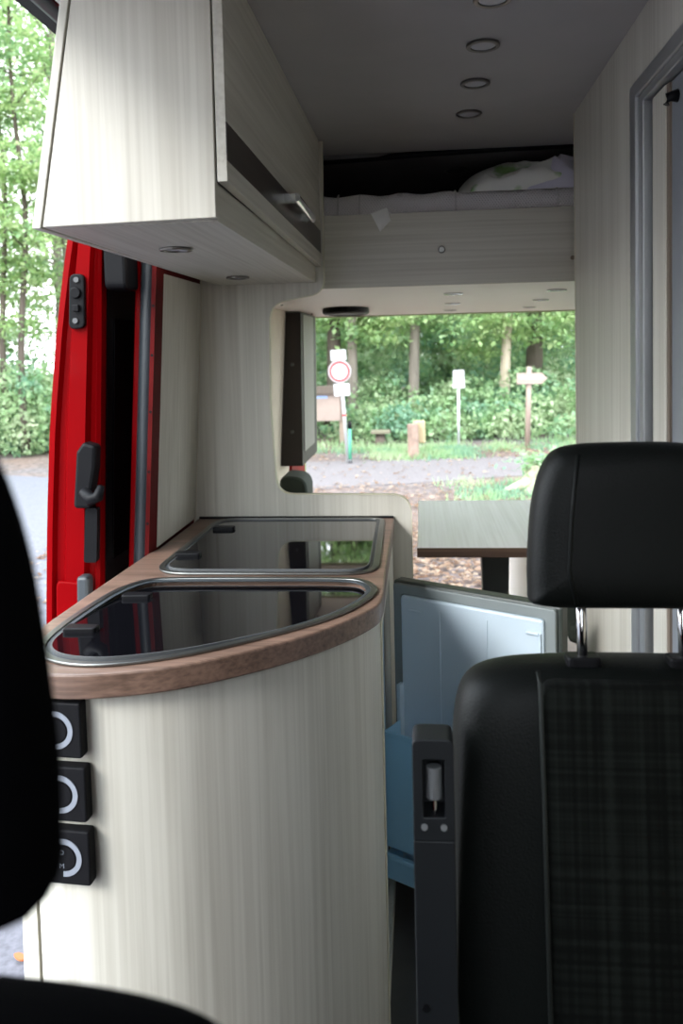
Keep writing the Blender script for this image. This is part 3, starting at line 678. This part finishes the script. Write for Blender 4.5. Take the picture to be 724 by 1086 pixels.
bm = B(); prism(bm, rpoly([(.034, z0+.034), (WD-.040, z0+.034), (WD-.040, z1-.034), (.034, z1-.034)], .012), -.014, .007, axis=1, M=M); obj('inner_liner', bm, LINER, d, bevel=.006)
for b_ in ((.155, .159, -.0165, -.012, .40, z1-.06), (.295, .299, -.0165, -.012, .40, z1-.06), (.405, .4395, -.019, -.012, z1-.075, z1-.068), (.440, .446, -.019, -.012, .45, z1-.068), (.06, .10, -.018, -.012, z1-.075, z1-.070)):
    bm = B(); box(bm, *b_, M); obj('moulded_rib', bm, LINER, d, bevel=.002)
def bin_(zb, zt, dp):
    bm = B(); y1 = -.014
    box(bm, .035, .425, y1-dp, y1-dp+.004, zb, zt, M); box(bm, .035, .425, y1-dp, y1, zb, zb+.004, M)
    box(bm, .035, .039, y1-dp, y1, zb, zt, M); box(bm, .421, .425, y1-dp, y1, zb, zt, M)
    box(bm, .035, .425, y1-dp-.006, y1-dp, zt-.014, zt, M)
    o = obj('door_bin', bm, BIN, d, bevel=.003)
    for x in (.028, .426):
        bm = B(); prism(bm, rpoly([(x, zt-.06), (x+.012, zt-.06), (x+.012, zt+.10), (x, zt+.10)], .004), -.034, -.012, axis=1, M=M)
        obj('bin_bracket', bm, LINER, o, bevel=.002)
bin_(.075, .400, .095); bin_(-.012, .060, .10)
bm = B(); box(bm, .01, .03, -.02, .02, -.075, -.048, M); obj('door_hinge', bm, GREYP, t)

# cardboard box on the floor below the fridge door
Mx = Matrix.Translation((.06, 2.42, FLOOR)) @ Matrix.Rotation(math.radians(38), 4, 'Z')
t = thing('cardboard_box', 'small cardboard box with dark print on the floor behind the open fridge door', 'box', (.06, 2.42, FLOOR))
bm = B(); box(bm, -.12, .12, -.08, .08, 0, .13, Mx); bx = obj('carton', bm, CARD, t, bevel=.002)
bm = B()
for k in range(4): box(bm, -.10+k*.03, -.085+k*.03, -.0815, -.0803, .05, .09, Mx)
obj('print', bm, INK, t)

# ------------------------------------------------------------------ driver seat
PIPE = plain('dark_piping', (.020, .023, .021), .6, Specular_IOR_Level=.2)
def seat(name, label, cx, y, zsh, tilt, mats, yaw=0, scale=1., hr=(.128, .205, .085), zoff=0, armrest=False, posts=.062, bw=1., H0=.072):
    bolst, cen, hm = mats
    t = thing(name, label, 'seat', (cx, y+.05, FLOOR))
    T = Matrix.Translation((cx, y, zsh)) @ Matrix.Rotation(yaw, 4, 'Z') @ Matrix.Rotation(-tilt, 4, 'X')
    ol = catmull([(.226, -.50), (.232, -.30), (.228, -.13), (.222, -.06), (.205, -.022), (.165, -.006), (.10, 0), (0, .002), (-.10, 0), (-.165, -.006), (-.205, -.022), (-.222, -.06), (-.228, -.13), (-.232, -.30), (-.226, -.50), (-.17, -.53), (0, -.535), (.17, -.53)], 3)
    ol = [(a*bw, c) for a, c in ol]
    bm = B(); pillow(bm, ol, [(.03, .13), (.008, .115), (0, .09), (0, .045), (.006, .018), (.022, .002), (.05, -.006)], T, 0)
    bk = obj('backrest', bm, bolst, t, smooth=True, sub=1)
    ci = rpoly([(-.118, -.48), (.118, -.48), (.122, -.012), (-.122, -.012)], .02, 4)
    n = len(ci)
    bm = B(); pillow(bm, ci, [(0, .03), (0, -.004), (.004, -.009), (.012, -.0105)], T, 0); obj('center_panel', bm, cen, t, smooth=True)
    for s in (-1, 1):
        bm = B(); tube(bm, [(s*.1235, .0, .0), (s*.1225, -.0095, -.014), (s*.121, -.011, -.15), (s*.119, -.011, -.48)], .0028, 8, T); obj('seam_piping', bm, PIPE, bk, smooth=True)
    w, h, th = hr
    ho = catmull([(w*.90, H0+.0), (w, H0+.02), (w*.985, H0+h*.40), (w*.93, H0+h*.68), (w*.80, H0+h*.9), (w*.58, H0+h*.985), (0, H0+h), (-w*.58, H0+h*.985), (-w*.80, H0+h*.9), (-w*.93, H0+h*.68), (-w*.985, H0+h*.40), (-w, H0+.02), (-w*.90, H0), (0, H0-.002)], 4)
    bm = B(); pillow(bm, ho, [(.03, th+.01), (.008, th), (0, th-.02), (0, .02), (.008, .004), (.026, -.006)], T, 0); hd = obj('headrest', bm, hm, t, smooth=True, sub=1)
    for s in (-1, 1):
        bm = B(); tube(bm, [(s*w*.90*.66, -.0035, H0+.010), (s*w*.66, -.0095, H0+.05), (s*w*.62, -.0095, H0+h*.6), (s*w*.55, -.008, H0+h*.93)], .0028, 8, T); obj('seam_piping', bm, hm, hd, smooth=True)
        bm = B(); tube(bm, [(s*posts, .045, -.04), (s*posts, .045, H0+.05)], .0066, 12, T); obj('headrest_post', bm, CHROME, t, smooth=True)
        bm = B(); prism(bm, [(q+s*posts, v) for q, v in rpoly([(-.021, .028), (.021, .028), (.021, .062), (-.021, .062)], .008)], -.005, .009, M=T); obj('post_guide', bm, BLACKP, t, bevel=.003)
    # cushion, base box
    T2 = Matrix.Translation((cx, y-.22, zsh-.585)) @ Matrix.Rotation(yaw, 4, 'Z')
    bm = B(); so = rpoly([(-.25, -.27), (.25, -.27), (.25, .27), (-.25, .27)], .06, 6)
    lo = [(0.02, -.06), (0, -.04), (0, .03), (.01, .05), (.04, .062)]
    R90 = Matrix(((1, 0, 0, 0), (0, 0, 1, 0), (0, 1, 0, 0), (0, 0, 0, 1)))
    pillow(bm, so, lo, T2 @ R90, 0); obj('seat_cushion', bm, bolst, t, smooth=True)
    bm = B(); box(bm, cx-.20, cx+.20, y-.40, y+.06, FLOOR, zsh-.645); obj('seat_box', bm, BLACKP, t, bevel=.01)
    return t, T
ds, T = seat('driver_seat', 'dark driver seat with plaid centre panel and raised folding armrest beside it', .258, 1.005, 1.038, .10, (LEATH, PLAID, LEATH))
# folded up armrest
TA = Matrix.Translation((.0055, .962, .970)) @ Matrix.Rotation(-.06, 4, 'X')
bm = B()
oo = rpoly([(-.0245, -.12), (.0245, -.12), (.0245, .0), (-.0245, .0)], [0, 0, .009, .009], 5); ii = rpoly([(-.0125, -.092), (.0135, -.092), (.0135, -.024), (-.0125, -.024)], .002, 5)
oo = rpoly([(-.0245, -.12), (.0245, -.12), (.0245, .0), (-.0245, .0)], [.001, .001, .009, .009], 5)
ringprism(bm, oo, ii, 0, .05, axis=1, M=TA); prism(bm, ii, .038, .05, axis=1, M=TA)
prism(bm, [(-.0245, -.52), (.0245, -.52), (.0245, -.12), (-.0245, -.12)], 0, .05, axis=1, M=TA)
a = obj('armrest', bm, plain('armrest_grey_plastic', (.011, .0125, .0145), .5, Specular_IOR_Level=.25), ds, bevel=.002)
bm = B()
rr = []
for k in range(36): rr.append(((.0085 if k % 2 else .0095)*math.cos(k*math.tau/36)+.0008, (.0085 if k % 2 else .0095)*math.sin(k*math.tau/36)+.0105))
prism(bm, rr, -.073, -.035, M=TA); obj('adjuster_knob', bm, plain('knob_grey', (.13, .135, .14), .5), a, bevel=.001)
bm = B(); tube(bm, [(.001, .0105, -.073), (.001, .0105, -.093)], .0028, 8, TA); obj('adjuster_rod', bm, CHROME, a)
for x in (-.0115, .0115):
    bm = B(); prism(bm, circ(x, -.103, .0038, 14), -.002, .001, axis=1, M=TA); obj('screw', bm, ALU, a)
bm = B(); prism(bm, circ(-.013, -.318, .005, 14), -.001, .001, axis=1, M=TA); obj('pivot_cap', bm, BLACKP, a)
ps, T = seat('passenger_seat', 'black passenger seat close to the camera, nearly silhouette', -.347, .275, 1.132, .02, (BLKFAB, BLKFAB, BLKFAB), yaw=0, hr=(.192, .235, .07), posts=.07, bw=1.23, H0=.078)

# ------------------------------------------------------------------ outdoors: ground
bm = B(); box(bm, -70, 70, -60, 90, GROUND-.3, GROUND); struct('ground', bm, SOIL)
def patch(name, pts, z, mat):
    bm = B(); prism(bm, catmull(pts, 6), GROUND-.05, GROUND+z); return struct(name, bm, mat)
patch('road', [(-1.05, -12), (-.95, 3), (-1.4, 6.5), (-2.8, 9), (-4.4, 11.5), (-6.2, 13.2), (-9, 13.5), (-14, 12), (-20, 6), (-22, -12)], .012, ASPHALT)
patch('path', [(-6, 12.5), (-3, 11.6), (0, 12.4), (2, 13.0), (7, 12.6), (14, 12), (14, 14.6), (7, 15.2), (3, 15.4), (0, 15.0), (-3, 14.8), (-6, 15.3)], .008, GRAVEL)
for nm in ('van_wheel',):
    pass

# scattered fallen leaves, grass, undergrowth: one mesh each (nobody could count them)
def leafmesh(name, P, size, mat, flat=0., rng=None, fold=.25, aspect=.55):
    """P: (n,3) positions; each leaf a folded diamond of two triangles"""
    n = len(P); rng = rng or np.random.default_rng(1)
    d = rng.normal(size=(n, 3)); d[:, 2] *= (1-flat)
    d /= np.linalg.norm(d, axis=1)[:, None]
    u = rng.normal(size=(n, 3))
    if flat: u[:, 2] *= (1-flat)
    s = np.cross(d, u); s /= np.linalg.norm(s, axis=1)[:, None]
    if flat:
        s = np.cross(np.tile([0, 0, 1.], (n, 1))+rng.normal(size=(n, 3))*.25, d); s /= np.linalg.norm(s, axis=1)[:, None]
    nr = np.cross(d, s)
    L_ = (size*rng.uniform(.6, 1.3, n))[:, None]
    V = np.stack([P-d*L_*.5, P+s*L_*aspect*.5+nr*L_*fold*.3, P+d*L_*.5, P-s*L_*aspect*.5+nr*L_*fold*.3], 1).reshape(-1, 3)
    me = bpy.data.meshes.new(name); me.vertices.add(4*n); me.vertices.foreach_set('co', V.astype(np.float32).ravel())
    idx = np.arange(4*n).reshape(n, 4)
    F_ = np.concatenate([idx[:, [0, 1, 2]], idx[:, [0, 2, 3]]], 1).reshape(-1)
    me.loops.add(6*n); me.loops.foreach_set('vertex_index', F_.astype(np.int32))
    me.polygons.add(2*n); me.polygons.foreach_set('loop_start', np.arange(0, 6*n, 3, dtype=np.int32))
    me.update(calc_edges=True); me.materials.append(mat)
    return me
def link(name, me, parent=None):
    o = bpy.data.objects.new(name, me); COL.objects.link(o); o.parent = parent; return o
rng = np.random.default_rng(5)
P = np.concatenate([np.stack([rng.uniform(-4, 6, 9000), rng.uniform(5.4, 17, 9000), np.full(9000, GROUND+.02)], 1),
                    np.stack([rng.uniform(-2, 3, 9000), rng.uniform(5.3, 9.5, 9000), np.full(9000, GROUND+.02)], 1)])
P[:, 2] += rng.uniform(0, .03, len(P))
keep = ~((P[:, 1] > 12.3) & (P[:, 1] < 15) & (rng.random(len(P)) > .25))
o = link('fallen_leaves', leafmesh('fallen_leaves', P[keep], .07, DRYLEAF, flat=.9, rng=rng, aspect=.7))
tag(o, 'brown fallen leaves strewn over the ground behind the van', 'leaves', kind='stuff')
def blobs(centres, n_each, size, rng):
    out = []
    for (x, y, z, rx, ry, rz) in centres:
        n = int(n_each*(rx*rz)); q = rng.normal(size=(n, 3)); q /= np.linalg.norm(q, axis=1)[:, None]
        q *= (rng.uniform(.55, 1.05, n)**.6)[:, None]
        p = q*[rx, ry, rz]+[x, y, z]
        out.append(p[p[:, 2] > GROUND+.02])
    return np.concatenate(out)
C = []
for k in range(95):                                   # wall of bushes behind the path
    x = rng.uniform(-9, 13); y = rng.uniform(18.2, 24); hh = rng.uniform(.3, .8)+(y-18)*.10
    C.append((x, y, GROUND+hh*.7, rng.uniform(.7, 1.3), .7, hh))
for k in range(26):                                   # lower fringe
    C.append((rng.uniform(-5, 11), rng.uniform(17.3, 18.4), GROUND+.25, rng.uniform(.5, .9), .5, rng.uniform(.3, .6)))
for k in range(70):                                   # taller growth deeper in the wood
    x = rng.uniform(-11, 15); y = rng.uniform(24.5, 33); hh = rng.uniform(1.2, 2.6)+(y-24)*.08
    C.append((x, y, GROUND+hh*.7, rng.uniform(1.0, 1.7), .8, hh))
for k in range(60):                                   # along the road on the sliding door side
    x = rng.uniform(-17, -7.2); y = 17.4+rng.uniform(-1.4, 4)-.22*(x+8); hh = rng.uniform(.6, 1.3)
    C.append((x, y, GROUND+hh*.7, rng.uniform(.7, 1.3), .8, hh))
for k in range(60):                                   # looser sprays of young growth by the road
    x = rng.uniform(-19, -7.0); y = 18.5+rng.uniform(-1.2, 7)-.22*(x+8)
    C.append((x, y, GROUND+rng.uniform(1.5, 5.2), rng.uniform(.4, .9), .5, rng.uniform(.15, .4)))
for k in range(120):                                  # layered sprays over the bushes behind the path
    x = rng.uniform(-5, 9.5); y = rng.uniform(19.6, 27)
    C.append((x, y, GROUND+rng.uniform(1.2, 3.2), rng.uniform(.35, .9), .5, rng.uniform(.10, .3)))
me = leafmesh('undergrowth', blobs(C, 1000, .1, rng), .135, LEAF2, rng=rng)
tag(link('undergrowth', me), 'pale green bushes massed along the far edge of the path', 'undergrowth', kind='stuff')
# grass tufts
def blades(P, h, mat, name, rng):
    n = len(P); a = rng.uniform(0, math.tau, n); w = .012
    s = np.stack([np.cos(a), np.sin(a), 0*a], 1)*w; lean = rng.normal(size=(n, 3))*.35*h; lean[:, 2] = h*rng.uniform(.5, 1.2, n)
    V = np.stack([P-s, P+s, P+lean], 1).reshape(-1, 3)
    me = bpy.data.meshes.new(name); me.vertices.add(3*n); me.vertices.foreach_set('co', V.astype(np.float32).ravel())
    me.loops.add(3*n); me.loops.foreach_set('vertex_index', np.arange(3*n, dtype=np.int32)); me.polygons.add(n)
    me.polygons.foreach_set('loop_start', np.arange(0, 3*n, 3, dtype=np.int32)); me.update(calc_edges=True); me.materials.append(mat); return me
G = []
for k in range(150):
    if k < 22: cx, cy = rng.uniform(.6, 3), rng.uniform(10.9, 12.2)
    elif k < 50: cx, cy = rng.uniform(1.5, 3.5), rng.uniform(11, 12.3)
    elif k < 115: cx, cy = rng.uniform(-5, 9), rng.uniform(16.0, 17.6)
    else: cx, cy = rng.uniform(-.8, .9), rng.uniform(15.1, 16.5)
    n = 75; G.append(np.stack([cx+rng.normal(size=n)*.2, cy+rng.normal(size=n)*.2, np.full(n, GROUND)], 1))
tag(link('grass', blades(np.concatenate(G), .13, LEAF2, 'grass', rng)), 'short green grass tufts in front of the path', 'grass', kind='stuff')

# ------------------------------------------------------------------ trees
def branch_pts(a, b, wob, n=8):
    A, C_ = Vector(a), Vector(b); out = []
    for i in range(n+1):
        u = i/n; p = A.lerp(C_, u)
        p += Vector((noise.noise(Vector((u*3, a[0], a[1]))), noise.noise(Vector((u*3+9, a[1], a[0]))), 0))*wob*math.sin(math.pi*min(1, u*1.3))
        out.append(p)
    return out
def crown_mesh(seed, z0, z1, rad, nclump, per, size):
    r_ = np.random.default_rng(seed); cs = []
    for k in range(nclump):
        z = r_.uniform(z0, z1); f = (z-z0)/(z1-z0); a = r_.uniform(0, math.tau); rr = rad*(1-.55*f)*r_.uniform(.15, 1)
        cs.append((rr*math.cos(a), rr*math.sin(a), z, r_.uniform(.4, .95), r_.uniform(.4, .95), r_.uniform(.14, .34)))
    out = []
    for c in cs:
        q = r_.normal(size=(per, 3))*.5
        out.append(q*[c[3], c[4], c[5]]+[c[0], c[1], c[2]])
    return leafmesh('tree_crown', np.concatenate(out), size, LEAF, flat=.35, rng=r_)
CROWN = [crown_mesh(11, 2.0, 11.5, 2.7, 110, 150, .17), crown_mesh(12, 2.3, 13, 2.3, 95, 150, .17), crown_mesh(13, 1.7, 9.0, 2.2, 80, 150, .16)]
SPARSE = [crown_mesh(21, 2.6, 12, 2.2, 48, 130, .14), crown_mesh(22, 2.4, 12, 2.0, 60, 130, .14)]
def tree(name, label, x, y, r, bark, crown, lean=(0, 0), h=12, group=None, rot=0, low=0):
    t = thing(name, label, 'tree', (x, y, GROUND), group=group)
    top = (x+lean[0]*h, y+lean[1]*h, GROUND+h)
    pts = branch_pts((x, y, GROUND-.05), top, .35, 14); rad = [r*(1.35 if i == 0 else 1)*(1-.8*i/14) for i in range(15)]
    bm = B(); tube(bm, pts, rad, 10); tr = obj('trunk', bm, bark, t, smooth=True)
    bm = B()
    for k in range(7):
        i = 4+k; p = pts[min(i, 13)]; a = random.uniform(0, math.tau); ln = random.uniform(.9, 2.0)
        tube(bm, branch_pts(p, (p.x+math.cos(a)*ln, p.y+math.sin(a)*ln, p.z+random.uniform(.3, 1.1)), .12, 5), [r*.28*(1-.8*j/5) for j in range(6)], 6)
    obj('branches', bm, bark, tr, smooth=True)
    if crown is not None:
        o = link('foliage', crown, t); o.rotation_euler.z = rot; o.location.z = low; o['kind'] = 'stuff'
    return t
tree('beech_tree', 'dark thick trunk rising behind the round prohibition sign', -2.12, 19.9, .20, BARKD, CROWN[0], (0, .01), rot=.4)
tree('beech_tree', 'grey trunk leaning right of the round prohibition sign', -1.60, 19.4, .135, BARK, CROWN[1], (-.05, 0), rot=1.4)
tree('beech_tree', 'slender dark trunk between the leaning grey trunk and the straight grey one', -1.02, 27.0, .13, BARKD, CROWN[2], (0, 0), rot=2.1)
tree('beech_tree', 'straight grey trunk above the short wooden post', -.19, 19.6, .14, BARK, CROWN[1], (0, 0), rot=3.6)
tree('beech_tree', 'pale sunlit trunk left of the wooden arrow signpost', 1.93, 19.5, .13, BARKP, CROWN[2], (.004, 0), rot=4.4)
tree('beech_tree', 'broad dark trunk behind the wooden arrow signpost', 2.75, 21.0, .24, BARKD, CROWN[0], (.01, 0), rot=5.4)
tree('beech_tree', 'thin pale trunk over the white signboard on its pale post', 1.05, 28.0, .11, BARKP, CROWN[0], (.01, 0), rot=.9)
far = [(-6, 27), (-4.6, 30), (-.2, 33), (2.0, 32), (5.2, 29), (6.8, 25.5), (8.8, 28), (4.4, 35), (-2.4, 36), (7.5, 34), (.9, 38), (11, 25), (-3.6, 41), (3.4, 42), (10.5, 36), (-7, 37), (6, 43)]
for i, (x, y) in enumerate(far):
    tree('forest_tree', 'slim forest tree standing deep in the wood behind the path bushes', x, y, random.uniform(.1, .2), random.choice([BARK, BARKD, BARKP]), (SPARSE[i % 2] if i % 3 else CROWN[2]), (random.uniform(-.02, .02), 0), h=13, group='forest trees beyond the path', rot=i*1.1)
tree('slim_tree', 'thin brown trunk close to the overhead cabinet end, beside the road', -7.55, 17.0, .13, BARK, SPARSE[0], (.004, 0), rot=.3)
tree('slim_tree', 'thinnest dark trunk at the very edge of the view beside the road', -8.62, 16.6, .075, BARKD, SPARSE[1], (.004, 0), rot=1.3)
tree('slim_tree', 'dark upright trunk second from the photo edge beside the road', -8.15, 16.4, .08, BARKD, SPARSE[1], (.005, 0), rot=2.3)
tree('slim_tree', 'forked trunk high behind the roadside bushes', -9.0, 20.0, .16, BARK, SPARSE[0], (.02, 0), rot=3.3)
side = [(-11.5, 19), (-10.4, 24), (-12.5, 28), (-14.5, 21), (-13, 16), (-17, 18), (-9.5, 29), (-16, 26), (-8, 33), (-12, 35), (-18, 31)]
for i, (x, y) in enumerate(side):
    tree('roadside_tree', 'roadside tree partly hidden behind the bushes across the asphalt', x, y, random.uniform(.09, .17), random.choice([BARK, BARKD]), (SPARSE if i % 3 else CROWN)[i % 2], (random.uniform(-.02, .02), 0), h=13, group='trees across the road', rot=i*1.7)
ring = [(-9, -32), (-17, -30), (-25, -25), (-30, -19), (-34, -9), (-33, 1), (-31, 9), (-22, -33), (-37, -16), (-13, -37), (24, 26), (4, -24), (12, -20), (14, 26)]
for i, (x, y) in enumerate(ring):
    tree('clearing_tree', 'tree standing around the edge of the clearing', x, y, .2, BARK, CROWN[i % 3], (0, 0), group='trees around the clearing', rot=i*.7)

# ------------------------------------------------------------------ outdoor signs and posts
t = thing('prohibition_sign', 'round white sign with red ring between two white plates on a slim post', 'road sign', (-1.33, 14.66, GROUND))
bm = B(); tube(bm, [(-1.325, 14.70, GROUND-.05), (-1.40, 14.70, .60), (-1.47, 14.70, 1.42)], .032, 12); po = obj('post', bm, POSTM, t, smooth=True)
bm = B(); tube(bm, [(-1.378, 14.70, .235), (-1.381, 14.70, .275)], .035, 12); obj('red_band', bm, SIGNR, po)
bm = B(); prism(bm, circ(-1.44, 1.035, .205, 36), 14.650, 14.662, axis=1); dsc = obj('sign_disc', bm, SIGNW, t)
bm = B(); ringprism(bm, circ(-1.44, 1.035, .185, 36), circ(-1.44, 1.035, .145, 36), 14.645, 14.650, axis=1); obj('red_ring', bm, SIGNR, dsc)
bm = B(); prism(bm, rpoly([(-1.59, 1.225), (-1.315, 1.235), (-1.322, 1.425), (-1.597, 1.415)], .02), 14.650, 14.662, axis=1); obj('upper_plate', bm, SIGNW, t)
bm = B(); prism(bm, rpoly([(-1.545, .595), (-1.26, .605), (-1.27, .825), (-1.555, .815)], .02), 14.650, 14.662, axis=1); pl = obj('lower_plate', bm, SIGNW, t)
bm = B()
for z, w in ((.765, .20), (.715, .16), (.665, .18)): box(bm, -1.41-w/2, -1.41+w/2, 14.645, 14.650, z-.010, z+.010)
obj('print_rows', bm, SIGNG, pl)
t = thing('green_stake', 'dark topped green stake at the foot of the round sign post', 'stake', (-1.28, 14.60, GROUND))
bm = B(); tube(bm, [(-1.285, 14.58, GROUND-.04), (-1.275, 14.58, .02)], .032, 10); obj('shaft', bm, GREENS, t, smooth=True)
bm = B(); tube(bm, [(-1.275, 14.58, .02), (-1.274, 14.58, .16)], .034, 10); obj('cap', bm, BLACKP, t, smooth=True)
bm = B(); tube(bm, [(-1.286, 14.58, GROUND), (-1.285, 14.58, GROUND+.08)], .036, 10); obj('foot_sleeve', bm, GREYP, t, smooth=True)
t = thing('information_board', 'faded information board with dark roof beam behind the round sign', 'board', (-2.05, 17.5, GROUND))
for x in (-2.56, -1.70):
    bm = B(); box(bm, x-.05, x+.05, 17.45, 17.55, GROUND-.05, .62); obj('post', bm, OLDW, t)
bm = B(); box(bm, -2.52, -1.72, 17.40, 17.45, -.08, .50); bd = obj('map_panel', bm, BOARDM, t)
bm = B(); box(bm, -2.30, -1.98, 17.395, 17.40, .40, .455); obj('blue_heading', bm, SIGNB, bd)
bm = B(); prism(bm, [(-2.68, .50), (-1.62, .50), (-1.66, .66), (-2.64, .66)], 17.3, 17.6, axis=1); obj('roof_beam', bm, BARKD, t)
t = thing('wooden_bench', 'small weathered wooden bench on a stump beside the path', 'bench', (-.88, 17.2, GROUND))
bm = B(); box(bm, -1.06, -.66, 17.0, 17.38, -.335, -.275); obj('seat_slab', bm, BENCHW, t, bevel=.01)
bm = B(); tube(bm, [(-.87, 17.2, GROUND-.05), (-.87, 17.2, -.335)], [.14, .09], 12); obj('stump_leg', bm, BARKD, t, smooth=True)
t = thing('wooden_post', 'short thick wooden post with pale cut top beside the path', 'post', (-.12, 15.3, GROUND))
bm = B(); tube(bm, [(-.17, 15.2, GROUND-.05), (-.17, 15.2, -.1), (-.18, 15.2, .03)], [.105, .10, .10], 12); obj('log', bm, plain('pinkish_old_log', (.27, .19, .15), .9, var=.3), t, auto=.8)
bm = B(); box(bm, -.155, .055, 15.28, 15.42, -.335, .075); obj('cream_board', bm, LOGC, t, bevel=.02)
t = thing('pale_signpost', 'slim pale metal post with small blank white board in front of the bushes', 'signpost', (.72, 16.7, GROUND))
bm = B(); tube(bm, [(.72, 16.7, GROUND-.05), (.735, 16.7, .62)], .026, 10); obj('post', bm, POSTM, t, smooth=True)
bm = B(); prism(bm, rpoly([(.62, .60), (.86, .60), (.85, .96), (.63, .96)], .02), 16.66, 16.68, axis=1); obj('board', bm, SIGNW, t)
t = thing('arrow_signpost', 'wooden signpost with a board pointing right in front of the bushes', 'signpost', (2.07, 16.5, GROUND))
bm = B(); tube(bm, [(2.05, 16.5, GROUND-.05), (2.10, 16.5, 1.0)], [.055, .05], 8); obj('post', bm, wood('pinkish_sign_wood', (.30, .23, .19), (.20, .15, .12), 2, fine=40, rough=.8), t, smooth=True)
bm = B(); prism(bm, [(1.85, .66), (2.33, .66), (2.44, .77), (2.33, .88), (1.85, .88)], 16.42, 16.445, axis=1); ar = obj('arrow_board', bm, wood('pinkish_sign_board', (.34, .265, .23), (.24, .18, .15), 0, fine=40, rough=.8), t, bevel=.006)
bm = B()
for k in range(7): box(bm, 1.93+k*.05, 1.96+k*.05, 16.416, 16.42, .75, .79)
obj('faded_lettering', bm, SIGNG, ar)
# stump with roots and ivy
t = thing('tree_stump', 'mossy broken tree stump with ivy leaves and spreading root beside the path', 'stump', (1.6, 11.7, GROUND))
bm = B(); n = 22; rings = []
for zi, rr in ((-.06, .46), (.02, .36), (.10, .27), (.2, .22), (.3, .205), (.36, .19)):
    rings.append([bm.verts.new((1.62+rr*(1+.35*max(0, math.cos(3*k*math.tau/n+2.2))*(rr > .24)+.12*noise.noise(Vector((k*.9, zi*6, 1))))*math.cos(k*math.tau/n), 11.7+rr*(1+.2*noise.noise(Vector((k*.8, zi*5, 4))))*math.sin(k*math.tau/n), GROUND+zi+(.05*noise.noise(Vector((k*1.3, 2, 2))) if zi > .3 else 0))) for k in range(n)])
for a, c in zip(rings, rings[1:]):
    for k in range(n): bm.faces.new((a[k], a[(k+1) % n], c[(k+1) % n], c[k]))
bm.faces.new(rings[-1])
tube(bm, [(1.52, 11.6, GROUND+.16), (1.32, 11.5, GROUND+.10), (1.12, 11.45, GROUND+.02), (.98, 11.42, GROUND-.04)], [.10, .075, .05, .03], 8)
obj('stump_wood', bm, plain('mossy_bark', (.33, .33, .22), .95, var=.4, scale=14), t, smooth=True)
P = rng.normal(size=(260, 3))*[.20, .16, .07]+[1.66, 11.65, GROUND+.40]
o = link('ivy', leafmesh('ivy', P-np.array([1.6, 11.7, GROUND]), .09, LEAF2, flat=.4, rng=rng, aspect=.8), t); o['kind'] = 'stuff'
# two thin saplings in the grass
# single orange leaf on the asphalt
bm = B(); q = [(a*.42, c*.6) for a, c in catmull([(-.05, 0), (-.02, .022), (.03, .018), (.05, .0), (.02, -.02), (-.02, -.018)], 3)]
prism(bm, [(-1.372+a, 2.545+b_) for a, b_ in q], GROUND+.016, GROUND+.022)
for v in bm.verts: v.co.z += .35*abs(v.co.x+1.345)
tag(obj('fallen_leaf', bm, ORANGE), 'single curled orange leaf on the asphalt beside the kitchen unit', 'leaf')

# ------------------------------------------------------------------ light
w = bpy.data.worlds.new('world'); SC.world = w; w.use_nodes = True; nt = w.node_tree; N = nt.nodes; L = nt.links
bg = N['Background']; tc = N.new('ShaderNodeTexCoord'); sp = N.new('ShaderNodeSeparateXYZ'); r = N.new('ShaderNodeValToRGB')
L.new(tc.outputs['Generated'], sp.inputs[0]); L.new(sp.outputs['Z'], r.inputs['Fac'])
e = r.color_ramp.elements; e[0].position = 0; e[0].color = (.92, .95, 1, 1); e[1].position = .8; e[1].color = (.80, .90, 1, 1)
L.new(r.outputs['Color'], bg.inputs['Color']); bg.inputs['Strength'].default_value = 2.95
sun = bpy.data.lights.new('sun', 'SUN'); sun.energy = 1.5; sun.angle = math.radians(18); sun.color = (1, .98, .96)
so = bpy.data.objects.new('sun', sun); COL.objects.link(so)
so.rotation_euler = Vector((1, 1.0, -.98)).to_track_quat('-Z', 'Y').to_euler()

SC.view_settings.view_transform = 'Standard'; SC.view_settings.look = 'None'; SC.view_settings.gamma = 1; SC.view_settings.use_curve_mapping = False
SC.view_settings.exposure = 1.25
cy = SC.cycles; cy.use_denoising = True; cy.max_bounces = 14; cy.diffuse_bounces = 9; cy.glossy_bounces = 6; cy.transmission_bounces = 4
cy.sample_clamp_indirect = 8; cy.caustics_reflective = False; cy.caustics_refractive = False
